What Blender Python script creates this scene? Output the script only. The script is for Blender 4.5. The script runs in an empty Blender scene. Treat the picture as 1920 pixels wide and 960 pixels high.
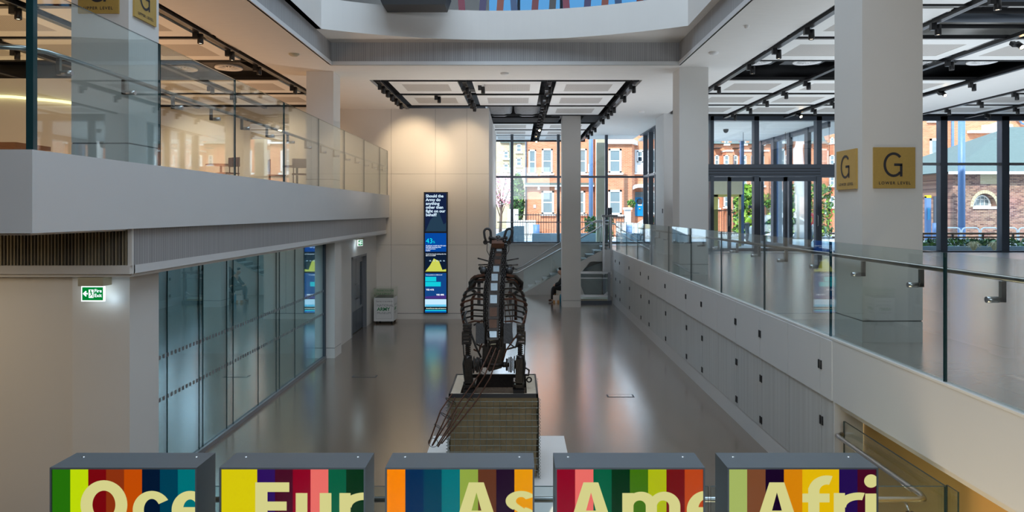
import bpy, bmesh, math, random
from mathutils import Vector, Matrix
random.seed(7)
SC = bpy.context.scene
COL = SC.collection
PI = math.pi

# ------------------------------------------------------------------ camera, world, sun, large lights, exposure
FX, VX, VY, EYE = 1280.0, 970.0, 397.0, 3.4      # focal length in px, vanishing point, eye height
cam_d = bpy.data.cameras.new('camera'); cam = bpy.data.objects.new('camera', cam_d); COL.objects.link(cam)
cam.location = (0, 0, EYE); cam.rotation_euler = (PI/2, 0, 0)
cam_d.sensor_width = 36; cam_d.lens = 36*FX/1920
cam_d.shift_x = -(VX-960)/1920; cam_d.shift_y = (VY-480)/1920
cam_d.clip_start = .05; cam_d.clip_end = 400
SC.camera = cam
SC.view_settings.view_transform = 'Standard'; SC.view_settings.look = 'None'
SC.view_settings.gamma = 1; SC.view_settings.use_curve_mapping = False
SC.view_settings.exposure = 0.72
SC.cycles.use_denoising = True
SC.cycles.max_bounces = 12; SC.cycles.transparent_max_bounces = 24
SC.cycles.diffuse_bounces = 4; SC.cycles.glossy_bounces = 5
SC.cycles.sample_clamp_indirect = 4; SC.cycles.caustics_reflective = False; SC.cycles.caustics_refractive = False
SC.cycles.blur_glossy = 1.0

w = bpy.data.worlds.new('daylight'); SC.world = w; w.use_nodes = True
nt = w.node_tree; bg = nt.nodes['Background']
tc = nt.nodes.new('ShaderNodeTexCoord'); sp = nt.nodes.new('ShaderNodeSeparateXYZ'); cr = nt.nodes.new('ShaderNodeValToRGB')
nt.links.new(tc.outputs['Generated'], sp.inputs[0]); nt.links.new(sp.outputs[2], cr.inputs[0]); nt.links.new(cr.outputs[0], bg.inputs[0])
cr.color_ramp.elements[0].position = 0.0; cr.color_ramp.elements[0].color = (.86, .94, 1, 1)
cr.color_ramp.elements[1].position = .6; cr.color_ramp.elements[1].color = (.42, .68, 1, 1)
bg.inputs[1].default_value = 2.15

def light(name, kind, loc, energy, color=(1,1,1), target=None, **kw):
    d = bpy.data.lights.new(name, kind); o = bpy.data.objects.new(name, d); COL.objects.link(o)
    o.location = loc; d.energy = energy; d.color = color
    for k, v in kw.items(): setattr(d, k, v)
    if target is not None:
        o.rotation_euler = (Vector(target)-Vector(loc)).to_track_quat('-Z', 'Y').to_euler()
    return o
light('sun', 'SUN', (0,0,40), 4.5, (1,.95,.88), target=(14, 26, 12), angle=.01)
# unseen area light added high in the atrium as soft fill
light('atrium_fill', 'AREA', (0, 8, 12.6), 540, (.68,.84,1), target=(0,8,0), shape='RECTANGLE', size=8, size_y=11)
# unseen area light behind the camera, fills surfaces that face the viewer
light('rear_hall_fill', 'AREA', (0, -4.5, 6.0), 165, (.86,.93,1), target=(0,8,3), shape='RECTANGLE', size=7, size_y=3)
# added fills without fittings lift the ceilings: cool by windows, warm over upper floor
light('platform_ceiling_fill', 'AREA', (10, 15.2, 3.5), 300, (.82,.92,1), target=(10,15.2,9), shape='RECTANGLE', size=9, size_y=15)
light('hall_ceiling_fill', 'SPOT', (-1.6, 17.6, 2.6), 150, (1,.90,.80), target=(-1.6,17.6,9), spot_size=2.7, spot_blend=1, shadow_soft_size=.3)
light('hall_ceiling_fill', 'SPOT', (1.3, 19.6, 2.6), 170, (.95,.96,1), target=(1.3,19.6,9), spot_size=2.7, spot_blend=1, shadow_soft_size=.3)
light('hall_ceiling_fill', 'AREA', (1.4, 26.9, 3.5), 40, (.85,.93,1), target=(1.4,26.9,9), shape='RECTANGLE', size=4, size_y=3)
light('gallery_ceiling_fill', 'AREA', (-10.4, 13.0, 4.0), 240, (1,.58,.30), target=(-10.4,13.0,9), shape='RECTANGLE', size=8, size_y=15)
light('lobby_ceiling_fill', 'AREA', (8.3, 27.5, 3.5), 60, (.80,.92,1), target=(8.3,27.5,9), shape='RECTANGLE', size=4.5, size_y=5)
light('meeting_room_fill', 'AREA', (-6.8, 12, 2.62), 190, (.80,.93,1), target=(-6.8,12,0), shape='RECTANGLE', size=2, size_y=6)  # added light behind the partition, lifts the tone seen through its glass

# ------------------------------------------------------------------ helpers
def at(px, py, Y):
    return Vector(((px-VX)*Y/FX, Y, EYE-(py-VY)*Y/FX))
def srgb(r, g, b):
    f = lambda c: (c/255/12.92) if c/255 <= .04045 else ((c/255+.055)/1.055)**2.4
    return (f(r), f(g), f(b))

def mat(name, col, rough=.5, metal=0, noise=0, nscale=6, bump=0, bscale=40, emit=0, spec=None, coat=0, stretch=(1,1,1)):
    m = bpy.data.materials.new(name); m.use_nodes = True
    N, L = m.node_tree.nodes, m.node_tree.links
    b = N['Principled BSDF']
    b.inputs['Base Color'].default_value = (*col, 1); b.inputs['Roughness'].default_value = rough
    b.inputs['Metallic'].default_value = metal
    if spec is not None: b.inputs['Specular IOR Level'].default_value = spec
    if coat: b.inputs['Coat Weight'].default_value = coat; b.inputs['Coat Roughness'].default_value = .05
    if emit: b.inputs['Emission Color'].default_value = (*col, 1); b.inputs['Emission Strength'].default_value = emit
    t = N.new('ShaderNodeTexCoord'); mp = N.new('ShaderNodeMapping'); mp.inputs['Scale'].default_value = stretch
    L.new(t.outputs['Object'], mp.inputs[0])
    n = N.new('ShaderNodeTexNoise'); n.inputs['Scale'].default_value = nscale; n.inputs['Detail'].default_value = 4
    L.new(mp.outputs[0], n.inputs[0])
    amt = noise if noise else .03
    hsv = N.new('ShaderNodeMix'); hsv.data_type = 'RGBA'
    hsv.inputs[6].default_value = tuple(c*(1-amt) for c in col)+(1,); hsv.inputs[7].default_value = tuple(min(1, c*(1+amt)) for c in col)+(1,)
    L.new(n.outputs['Fac'], hsv.inputs[0])
    if not emit: L.new(hsv.outputs[2], b.inputs['Base Color'])
    if bump:
        n2 = N.new('ShaderNodeTexNoise'); n2.inputs['Scale'].default_value = bscale; n2.inputs['Detail'].default_value = 3
        L.new(mp.outputs[0], n2.inputs[0])
        bp = N.new('ShaderNodeBump'); bp.inputs['Strength'].default_value = bump; bp.inputs['Distance'].default_value = .02
        L.new(n2.outputs['Fac'], bp.inputs['Height']); L.new(bp.outputs[0], b.inputs['Normal'])
    return m

def glass(name, tint=(.93,.97,.97), ior=1.5, rough=0, boost=0.0, gcol=(1,1,1)):
    m = bpy.data.materials.new(name); m.use_nodes = True
    N, L = m.node_tree.nodes, m.node_tree.links; N.clear()
    o = N.new('ShaderNodeOutputMaterial'); mx = N.new('ShaderNodeMixShader'); tr = N.new('ShaderNodeBsdfTransparent')
    gl = N.new('ShaderNodeBsdfGlossy'); fr = N.new('ShaderNodeFresnel'); fr.inputs[0].default_value = ior
    geo = N.new('ShaderNodeNewGeometry')
    tr.inputs[0].default_value = (*tint, 1); gl.inputs['Roughness'].default_value = rough; gl.inputs['Color'].default_value = (*gcol, 1)
    # the same reflection from either face of the sheet
    lw = N.new('ShaderNodeLayerWeight'); lw.inputs['Blend'].default_value = .5
    pw = N.new('ShaderNodeMath'); pw.operation = 'POWER'; pw.inputs[1].default_value = 4.0
    ml = N.new('ShaderNodeMath'); ml.operation = 'MULTIPLY_ADD'; ml.inputs[1].default_value = .9-boost; ml.inputs[2].default_value = .045+boost
    L.new(lw.outputs['Facing'], pw.inputs[0]); L.new(pw.outputs[0], ml.inputs[0]); L.new(ml.outputs[0], mx.inputs[0])
    L.new(tr.outputs[0], mx.inputs[1]); L.new(gl.outputs[0], mx.inputs[2]); L.new(mx.outputs[0], o.inputs[0])
    N.remove(fr); N.remove(geo)
    return m

def plane_vec(N, L, axes):
    t = N.new('ShaderNodeTexCoord'); s = N.new('ShaderNodeSeparateXYZ'); c = N.new('ShaderNodeCombineXYZ')
    L.new(t.outputs['Object'], s.inputs[0])
    for i, a in enumerate(axes): L.new(s.outputs['XYZ'.index(a)], c.inputs[i])
    return c
def brick(name, c1, c2, mortar, axes='XZY', bw=.225, bh=.075, patch=None):
    m = bpy.data.materials.new(name); m.use_nodes = True
    N, L = m.node_tree.nodes, m.node_tree.links; b = N['Principled BSDF']; b.inputs['Roughness'].default_value = .9
    c = plane_vec(N, L, axes)
    bt = N.new('ShaderNodeTexBrick'); bt.inputs['Scale'].default_value = 1; bt.inputs['Brick Width'].default_value = bw
    bt.inputs['Row Height'].default_value = bh; bt.inputs['Mortar Size'].default_value = .006
    bt.inputs['Color1'].default_value = (*c1, 1); bt.inputs['Color2'].default_value = (*c2, 1); bt.inputs['Mortar'].default_value = (*mortar, 1)
    L.new(c.outputs[0], bt.inputs['Vector'])
    n = N.new('ShaderNodeTexNoise'); n.inputs['Scale'].default_value = .9; n.inputs['Detail'].default_value = 5
    L.new(c.outputs[0], n.inputs[0])
    mx = N.new('ShaderNodeMix'); mx.data_type = 'RGBA'; mx.blend_type = 'MULTIPLY'; mx.inputs[0].default_value = .35
    L.new(bt.outputs[0], mx.inputs[6]); L.new(n.outputs['Color' if patch else 'Fac'], mx.inputs[7]); L.new(mx.outputs[2], b.inputs['Base Color'])
    return m
def ribbed(name, c1, c2, axes, period, rough=.6):
    m = bpy.data.materials.new(name); m.use_nodes = True
    N, L = m.node_tree.nodes, m.node_tree.links; b = N['Principled BSDF']; b.inputs['Roughness'].default_value = rough
    c = plane_vec(N, L, axes)
    wv = N.new('ShaderNodeTexWave'); wv.bands_direction = 'X'; wv.inputs['Scale'].default_value = 2*PI/period/20; wv.inputs['Distortion'].default_value = 0
    L.new(c.outputs[0], wv.inputs[0])
    mx = N.new('ShaderNodeMix'); mx.data_type = 'RGBA'; mx.inputs[6].default_value = (*c1, 1); mx.inputs[7].default_value = (*c2, 1)
    L.new(wv.outputs['Fac'], mx.inputs[0])
    n = N.new('ShaderNodeTexNoise'); n.inputs['Scale'].default_value = 1; n.inputs['Detail'].default_value = 6
    mp = N.new('ShaderNodeMapping'); mp.inputs['Scale'].default_value = (14, .25, 1); L.new(c.outputs[0], mp.inputs[0]); L.new(mp.outputs[0], n.inputs[0])
    m2 = N.new('ShaderNodeMix'); m2.data_type = 'RGBA'; m2.blend_type = 'MULTIPLY'; m2.inputs[0].default_value = .45
    L.new(mx.outputs[2], m2.inputs[6]); L.new(n.outputs['Fac'], m2.inputs[7]); 
    br = N.new('ShaderNodeBrightContrast'); br.inputs['Bright'].default_value = .04; L.new(m2.outputs[2], br.inputs[0]); L.new(br.outputs[0], b.inputs['Base Color'])
    return m
def floor_mat(name, c1, c2, joint, tile, rough, grain=(1,1,1)):
    m = bpy.data.materials.new(name); m.use_nodes = True
    N, L = m.node_tree.nodes, m.node_tree.links; b = N['Principled BSDF']
    t = N.new('ShaderNodeTexCoord'); bt = N.new('ShaderNodeTexBrick'); bt.offset = 0
    bt.inputs['Scale'].default_value = 1; bt.inputs['Brick Width'].default_value = tile[0]; bt.inputs['Row Height'].default_value = tile[1]
    bt.inputs['Mortar Size'].default_value = .004; bt.inputs['Color1'].default_value = (*c1,1); bt.inputs['Color2'].default_value = (*c2,1); bt.inputs['Mortar'].default_value = (*joint,1)
    L.new(t.outputs['Object'], bt.inputs['Vector'])
    mp = N.new('ShaderNodeMapping'); mp.inputs['Scale'].default_value = grain; L.new(t.outputs['Object'], mp.inputs[0])
    n = N.new('ShaderNodeTexNoise'); n.inputs['Scale'].default_value = 2.2; n.inputs['Detail'].default_value = 8; n.inputs['Roughness'].default_value = .65
    L.new(mp.outputs[0], n.inputs[0])
    mx = N.new('ShaderNodeMix'); mx.data_type = 'RGBA'; mx.blend_type = 'OVERLAY'; mx.inputs[0].default_value = .16
    L.new(bt.outputs[0], mx.inputs[6]); L.new(n.outputs['Fac'], mx.inputs[7]); L.new(mx.outputs[2], b.inputs['Base Color'])
    rr = N.new('ShaderNodeMapRange'); rr.inputs[3].default_value = rough-.04; rr.inputs[4].default_value = rough+.05
    L.new(n.outputs['Fac'], rr.inputs[0]); L.new(rr.outputs[0], b.inputs['Roughness'])
    bp = N.new('ShaderNodeBump'); bp.inputs['Strength'].default_value = .03; bp.inputs['Distance'].default_value = .01
    L.new(n.outputs['Fac'], bp.inputs['Height']); L.new(bp.outputs[0], b.inputs['Normal'])
    b.inputs['Specular IOR Level'].default_value = .8
    b.inputs['Coat Weight'].default_value = 1; b.inputs['Coat Roughness'].default_value = rough; b.inputs['Coat IOR'].default_value = 1.7
    return m
def perforated(name, c1, c2, period=.035):
    m = bpy.data.materials.new(name); m.use_nodes = True
    N, L = m.node_tree.nodes, m.node_tree.links; b = N['Principled BSDF']; b.inputs['Roughness'].default_value = .6
    t = N.new('ShaderNodeTexCoord'); v = N.new('ShaderNodeTexVoronoi'); v.inputs['Scale'].default_value = 1/period; v.inputs['Randomness'].default_value = 0
    L.new(t.outputs['Object'], v.inputs['Vector'])
    cr = N.new('ShaderNodeValToRGB'); cr.color_ramp.interpolation = 'CONSTANT'
    cr.color_ramp.elements[0].color = (*c2, 1); cr.color_ramp.elements[1].position = .28; cr.color_ramp.elements[1].color = (*c1, 1)
    L.new(v.outputs['Distance'], cr.inputs[0]); L.new(cr.outputs[0], b.inputs['Base Color'])
    return m

M = dict(
 plaster=mat('white plaster', (.74,.73,.71), .75, noise=.03, nscale=2, bump=.04, bscale=120),
 soffit=mat('white ceiling plaster', (.82,.81,.79), .6, noise=.04, nscale=3, stretch=(1,4,1)),
 wallboard=mat('pale wall board', (.72,.70,.67), .7, noise=.02, nscale=1.5),
 fascia=mat('pale grey fascia board', (.70,.71,.72), .6, noise=.02, nscale=2),
 seam=mat('shadow gap grey', (.2,.2,.2), .8),
 black=mat('matt black metal', (.012,.012,.014), .5),
 void=mat('black painted services void', (.010,.010,.012), .9, noise=.4, nscale=2),
 track=mat('black track', (.015,.015,.017), .35),
 frame=mat('dark grey window frame', (.075,.09,.115), .4, metal=.3),
 frame_lt=mat('mid grey frame', (.25,.26,.28), .4, metal=.4),
 steel=mat('brushed steel', (.55,.56,.57), .28, metal=1, noise=.06, nscale=30),
 steel_dk=mat('bronze steel handrail', (.30,.27,.25), .3, metal=1),
 panel=mat('white ceiling panel', (.84,.84,.82), .5),
 perf=perforated('perforated ceiling insert', (.56,.53,.50), (.30,.28,.26)),
 diff=mat('white diffuser', (.8,.8,.8), .4),
 gback=mat('grey blind behind partition', (.30,.36,.37), .6),
 gl=glass('balustrade glass', (.90,.955,.955)),
 gl_win=glass('window glass', (.94,.97,.98)),
 gl_part=glass('partition glass', (.62,.76,.78), boost=.42, rough=.0, gcol=(.72,.9,.95)),
 gl_cover=glass('anti glare acrylic', (.96,.97,.97), boost=-.038),
 gl_blue=glass('blue tinted window glass', (.22,.36,.46)),
 gl_acr=glass('clear acrylic', (.93,.96,.93)),
 gedge=mat('dark green glass edge', (.015,.06,.07), .15),
 rib_x=ribbed('grey ribbed timber along x', (.36,.36,.37), (.47,.47,.48), 'XZY', .05),
 rib_y=ribbed('grey ribbed timber along y', (.36,.36,.37), (.47,.47,.48), 'YZX', .05),
 grain=ribbed('grey timber grain veneer', (.62,.64,.64), (.72,.74,.74), 'YZX', .031, .45),
 louvre=mat('brown louvre blade', (.20,.175,.14), .5),
 louvre_l=mat('brass louvre blade', (.36,.31,.22), .5),
 floor=floor_mat('dark resin floor', (.135,.093,.060), (.145,.10,.066), (.08,.07,.06), (3.1,2.9), .19),
 pfloor=floor_mat('grained platform floor', (.40,.345,.31), (.46,.40,.355), (.26,.22,.2), (.9,2.4), .24, grain=(1.2,7,1)),
 ochre=mat('ochre painted wall', (.66,.40,.13), .7, noise=.05, nscale=2),
 brass=mat('brushed brass', (.56,.37,.10), .42, metal=.25, noise=.08, nscale=40),
 ink=mat('dark lettering', (.03,.03,.035), .5),
 white=mat('white laminate', (.8,.8,.79), .35),
 casing=mat('dark grey casing', (.16,.195,.225), .33, metal=.5, noise=.1, nscale=5),
 rust=mat('rusty iron', (.11,.05,.032), .6, metal=.5, noise=.5, nscale=18, bump=.3, bscale=60),
 iron=mat('oily dark iron', (.045,.040,.038), .32, metal=.7, noise=.4, nscale=25, bump=.2, bscale=60),
 iron_g=mat('grey worn iron', (.06,.062,.066), .45, metal=.7, noise=.3, nscale=25, bump=.2, bscale=60),
 plate=mat('polished steel plate', (.32,.40,.46), .36, metal=1, noise=.3, nscale=20),
 plate_b=mat('brown worn steel plate', (.10,.06,.045), .42, metal=.9, noise=.35, nscale=20),
 cloth=mat('olive geotextile', (.25,.195,.11), .9, noise=.22, nscale=5, bump=.5, bscale=9),
 board=mat('pale timber board', (.60,.50,.38), .6, noise=.2, nscale=14),
 wire=mat('galvanised wire', (.24,.27,.25), .4, metal=.8),
 soil=mat('brown soil', (.15,.10,.065), .9, noise=.5, nscale=40, bump=.8, bscale=50),
 brick_r=brick('red brick', (.66,.22,.095), (.76,.31,.155), (.70,.47,.34)),
 brick_y=brick('yellow stock brick', (.56,.46,.27), (.64,.55,.36), (.6,.55,.45)),
 brick_b=brick('brown weathered brick', (.13,.048,.042), (.44,.24,.165), (.44,.38,.32), patch=True),
 stone=mat('white painted stone', (.85,.85,.82), .7, noise=.05),
 slate=mat('green grey slate', (.11,.145,.13), .8, noise=.3, nscale=6, stretch=(1,1,6)),
 pane=mat('outdoor window pane', (.20,.26,.28), .08, noise=.2, nscale=2),
 pane_d=mat('dark window pane', (.03,.045,.06), .06),
 bluedoor=mat('blue painted door', (.0,.22,.50), .35),
 pole=mat('blue grey painted pole', (.13,.23,.42), .45),
 granite=mat('blue grey granite', (.28,.36,.40), .6, noise=.15, nscale=20),
 asphalt=mat('asphalt', (.20,.21,.22), .85, noise=.15, nscale=10),
 paving=mat('pale paving', (.55,.54,.52), .8, noise=.1, nscale=8),
 leaf=mat('green leaves', (.12,.26,.035), .5, noise=.5, nscale=8),
 leaf2=mat('bright green leaves', (.30,.48,.06), .5, noise=.5, nscale=8),
 leaf3=mat('dark green leaves', (.03,.10,.03), .5, noise=.5, nscale=8),
 pink=mat('pink blossom', (.85,.42,.58), .6, noise=.2, nscale=8),
 straw=mat('straw grass', (.68,.58,.33), .8),
 bark=mat('bark', (.12,.09,.07), .9, noise=.3, bump=.5),
 wood=mat('brown timber', (.20,.10,.055), .6, noise=.3, nscale=8, stretch=(1,1,1)),
 yellowframe=mat('olive brass frame', (.42,.38,.12), .4, metal=.3),
 carwhite=mat('white car paint', (.78,.82,.84), .2, coat=.6),
 tyre=mat('black rubber', (.02,.02,.02), .7),
 skin=mat('skin', (.55,.32,.22), .5),
 blackcloth=mat('black clothing', (.012,.013,.018), .8, bump=.3, bscale=12),
 hivis=mat('yellow high visibility cloth', (.62,.85,.04), .7),
 reflect=mat('silver reflective band', (.35,.45,.52), .4),
 redcloth=mat('red cloth', (.70,.04,.04), .7),
 greycloth=mat('grey work trousers', (.12,.13,.13), .8, noise=.2),
 hair=mat('dark hair', (.02,.015,.012), .6),
 duct=mat('grey flexible duct', (.45,.46,.48), .45, metal=.5, noise=.2, nscale=10),
 paper=mat('white paper bag', (.75,.70,.66), .7),
 tan=mat('tan card', (.55,.28,.10), .7),
 cyan=mat('blue bottle', (.02,.30,.55), .3),
 green=mat('green print', (.01,.22,.07), .6),
 yellow=mat('yellow cap', (.85,.62,.02), .5),
 beige=mat('beige metal cover', (.50,.46,.33), .5),
)
def emis(name, rgb, s=1.0):
    m = bpy.data.materials.new(name); m.use_nodes = True
    N, L = m.node_tree.nodes, m.node_tree.links; N.clear()
    o = N.new('ShaderNodeOutputMaterial'); e = N.new('ShaderNodeEmission'); e.inputs[0].default_value = (*rgb, 1); e.inputs[1].default_value = s
    L.new(e.outputs[0], o.inputs[0]); return m
M['lamp_on'] = emis('lit warm lamp', (1,.62,.25), 60)
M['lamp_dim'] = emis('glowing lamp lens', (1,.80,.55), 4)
M['strip'] = emis('warm light strip', (1,.80,.35), 1.6)
M['exit_white'] = emis('lit exit sign white', (.82,.97,1), 1.0)
M['exit_green'] = emis('lit exit sign green', srgb(0,125,50), .62)

class MB:
    def __init__(s): s.v=[]; s.f=[]; s.m=[]; s.mats=[]; s.sm=[]
    def mi(s, m):
        if m not in s.mats: s.mats.append(m)
        return s.mats.index(m)
    def add(s, vs, fs, m, smooth=False):
        k = len(s.v); s.v += [Vector(p) for p in vs]; i = s.mi(m)
        for f in fs: s.f.append([a+k for a in f]); s.m.append(i); s.sm.append(smooth)
        return s
    def box(s, x0, x1, y0, y1, z0, z1, m, edge=None, thin=None):
        vs = [(x,y,z) for x in (x0,x1) for y in (y0,y1) for z in (z0,z1)]
        fs = dict(nx=(0,1,3,2), px=(4,6,7,5), ny=(0,4,5,1), py=(2,3,7,6), nz=(0,2,6,4), pz=(1,5,7,3))
        if edge is None: return s.add(vs, list(fs.values()), m)
        main = {'x':('nx','px'), 'y':('ny','py'), 'z':('nz','pz')}[thin]
        k = len(s.v); s.add(vs, [fs[a] for a in main], m)
        i = s.mi(edge)
        for a in fs:
            if a not in main: s.f.append([q+k for q in fs[a]]); s.m.append(i); s.sm.append(False)
        return s
    def obox(s, c, ax, ay, az, m):   # oriented box: centre, half vectors
        c, ax, ay, az = map(Vector, (c, ax, ay, az))
        vs = [c+i*ax+j*ay+k*az for i in (-1,1) for j in (-1,1) for k in (-1,1)]
        return s.add(vs, [(0,1,3,2),(4,6,7,5),(0,4,5,1),(2,3,7,6),(0,2,6,4),(1,5,7,3)], m)
    def bar(s, a, b, w, h, m, up=(0,0,1)):
        a, b = Vector(a), Vector(b); d = (b-a); n = d.normalized(); u = Vector(up)
        if abs(n.dot(u)) > .98: u = Vector((0,1,0))
        r = n.cross(u).normalized(); u = r.cross(n)
        return s.obox((a+b)/2, d/2, r*w/2, u*h/2, m)
    def tube(s, pts, r, m, n=8, cap=True, closed=False):
        pts = [Vector(p) for p in pts]; rs = r if isinstance(r, (list,tuple)) else [r]*len(pts)
        vs=[]; fs=[]; N=len(pts); prev=None
        for i,p in enumerate(pts):
            if closed: d = (pts[(i+1)%N]-pts[i-1])
            elif i==0: d = pts[1]-p
            elif i==N-1: d = p-pts[i-1]
            else: d = (pts[i+1]-p).normalized()+(p-pts[i-1]).normalized()
            if d.length < 1e-9: d = Vector((0,0,1))
            d.normalize()
            if prev is None:
                u = Vector((0,0,1)) if abs(d.z) < .9 else Vector((0,1,0))
                u = (u-d*d.dot(u)).normalized()
            else:
                u = prev-d*d.dot(prev); u = u.normalized() if u.length > 1e-6 else d.orthogonal().normalized()
            prev = u; q = d.cross(u)
            for k in range(n):
                a = 2*PI*k/n; vs.append(p+(u*math.cos(a)+q*math.sin(a))*rs[i])
        for i in range(N if closed else N-1):
            j = (i+1)%N
            for k in range(n):
                l = (k+1)%n; fs.append((i*n+k, i*n+l, j*n+l, j*n+k))
        s.add(vs, fs, m, True)
        if cap and not closed:
            k = len(s.v)-len(vs); i = s.mi(m)
            s.f.append([k+a for a in range(n)][::-1]); s.m.append(i); s.sm.append(False)
            s.f.append([k+(N-1)*n+a for a in range(n)]); s.m.append(i); s.sm.append(False)
        return s
    def cyl(s, a, b, r, m, n=16, r2=None): return s.tube([a,b], [r, r if r2 is None else r2], m, n)
    def lathe(s, c, prof, m, axis='z', n=24):  # prof list of (radius, height)
        vs=[]; fs=[]; c = Vector(c)
        for (r,h) in prof:
            for k in range(n):
                a = 2*PI*k/n; x,y = r*math.cos(a), r*math.sin(a)
                vs.append(c+Vector({'z':(x,y,h),'x':(h,x,y),'y':(x,h,y)}[axis]))
        for i in range(len(prof)-1):
            for k in range(n):
                l=(k+1)%n; fs.append((i*n+k,i*n+l,(i+1)*n+l,(i+1)*n+k))
        return s.add(vs, fs, m, True)
    def prism(s, poly, y0, y1, m, axis='y'):   # polygon in (a,b) plane extruded along axis
        def P(a,b,t): return {'y':(a,t,b),'x':(t,a,b),'z':(a,b,t)}[axis]
        n=len(poly); vs=[P(a,b,y0) for a,b in poly]+[P(a,b,y1) for a,b in poly]
        fs=[list(range(n))[::-1], [n+i for i in range(n)]]+[(i,(i+1)%n,n+(i+1)%n,n+i) for i in range(n)]
        return s.add(vs, fs, m)
    def sphere(s, c, r, m, n=14, sc=(1,1,1)):
        vs=[];fs=[];c=Vector(c);h=n//2
        for i in range(h+1):
            t=PI*i/h
            for k in range(n):
                a=2*PI*k/n; vs.append(c+Vector((r*sc[0]*math.sin(t)*math.cos(a), r*sc[1]*math.sin(t)*math.sin(a), r*sc[2]*math.cos(t))))
        for i in range(h):
            for k in range(n):
                l=(k+1)%n; fs.append((i*n+k,i*n+l,(i+1)*n+l,(i+1)*n+k))
        return s.add(vs,fs,m,True)
    def torus(s, c, R, r, m=None, nrm=(0,1,0), n=20, k=8, sx=1, up=None):
        m = m or M['iron']; c=Vector(c); d=Vector(nrm).normalized(); u=Vector(up) if up else d.orthogonal(); u=(u-d*d.dot(u)).normalized(); q=d.cross(u)
        return s.tube([c+u*math.cos(2*PI*i/n)*R*sx+q*math.sin(2*PI*i/n)*R for i in range(n)], r, m, k, closed=True)
    def text(s, string, size, m, place, bold=0, align='LEFT', track=1.0, clipx=None, depth=0, sx=1):
        """place(x, y) -> world point; letters are real flat shapes"""
        cu = bpy.data.curves.new('t', 'FONT'); cu.body = string; cu.size = size; cu.offset = bold; cu.align_x = align; cu.space_character = track
        cu.resolution_u = 6
        o = bpy.data.objects.new('t', cu); COL.objects.link(o)
        dg = bpy.context.evaluated_depsgraph_get(); me = bpy.data.meshes.new_from_object(o.evaluated_get(dg))
        bm = bmesh.new(); bm.from_mesh(me)
        if clipx is not None:
            bmesh.ops.bisect_plane(bm, geom=bm.verts[:]+bm.edges[:]+bm.faces[:], plane_co=(clipx/sx,0,0), plane_no=(1,0,0), clear_outer=True)
        bm.verts.ensure_lookup_table()
        vs = [place(v.co.x*sx, v.co.y) for v in bm.verts]; fs = [[v.index for v in f.verts] for f in bm.faces]
        bm.verts.index_update(); fs = [[v.index for v in f.verts] for f in bm.faces]
        s.add(vs, fs, m)
        bm.free(); bpy.data.objects.remove(o); bpy.data.curves.remove(cu); bpy.data.meshes.remove(me)
        return s
    def flat(s, polys, m, place, clipx=None):
        bm = bmesh.new()
        for p in polys:
            try: bm.faces.new([bm.verts.new((x,y,0)) for x,y in p])
            except ValueError: pass
        if clipx is not None: bmesh.ops.bisect_plane(bm, geom=bm.verts[:]+bm.edges[:]+bm.faces[:], plane_co=(clipx,0,0), plane_no=(1,0,0), clear_outer=True)
        bm.verts.index_update()
        s.add([place(v.co.x, v.co.y) for v in bm.verts], [[v.index for v in f.verts] for f in bm.faces], m); bm.free(); return s
    def build(s, name, parent=None, bevel=0, fix=True):
        xs=[p.x for p in s.v]; ys=[p.y for p in s.v]; zs=[p.z for p in s.v]
        org = Vector(((min(xs)+max(xs))/2, (min(ys)+max(ys))/2, min(zs)))
        me = bpy.data.meshes.new(name); me.from_pydata([p-org for p in s.v], [], s.f)
        for m in s.mats: me.materials.append(m)
        for p, i, sm in zip(me.polygons, s.m, s.sm): p.material_index = i; p.use_smooth = sm
        me.update()
        o = bpy.data.objects.new(name, me); COL.objects.link(o)
        if parent:
            off = Vector((0,0,0)); q = parent
            while q: off += q.location; q = q.parent
            o.parent = parent; o.location = org-off
        else: o.location = org
        if bevel:
            b = o.modifiers.new('bevel', 'BEVEL'); b.width = bevel; b.segments = 2; b.limit_method = 'ANGLE'
        return o
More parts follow.
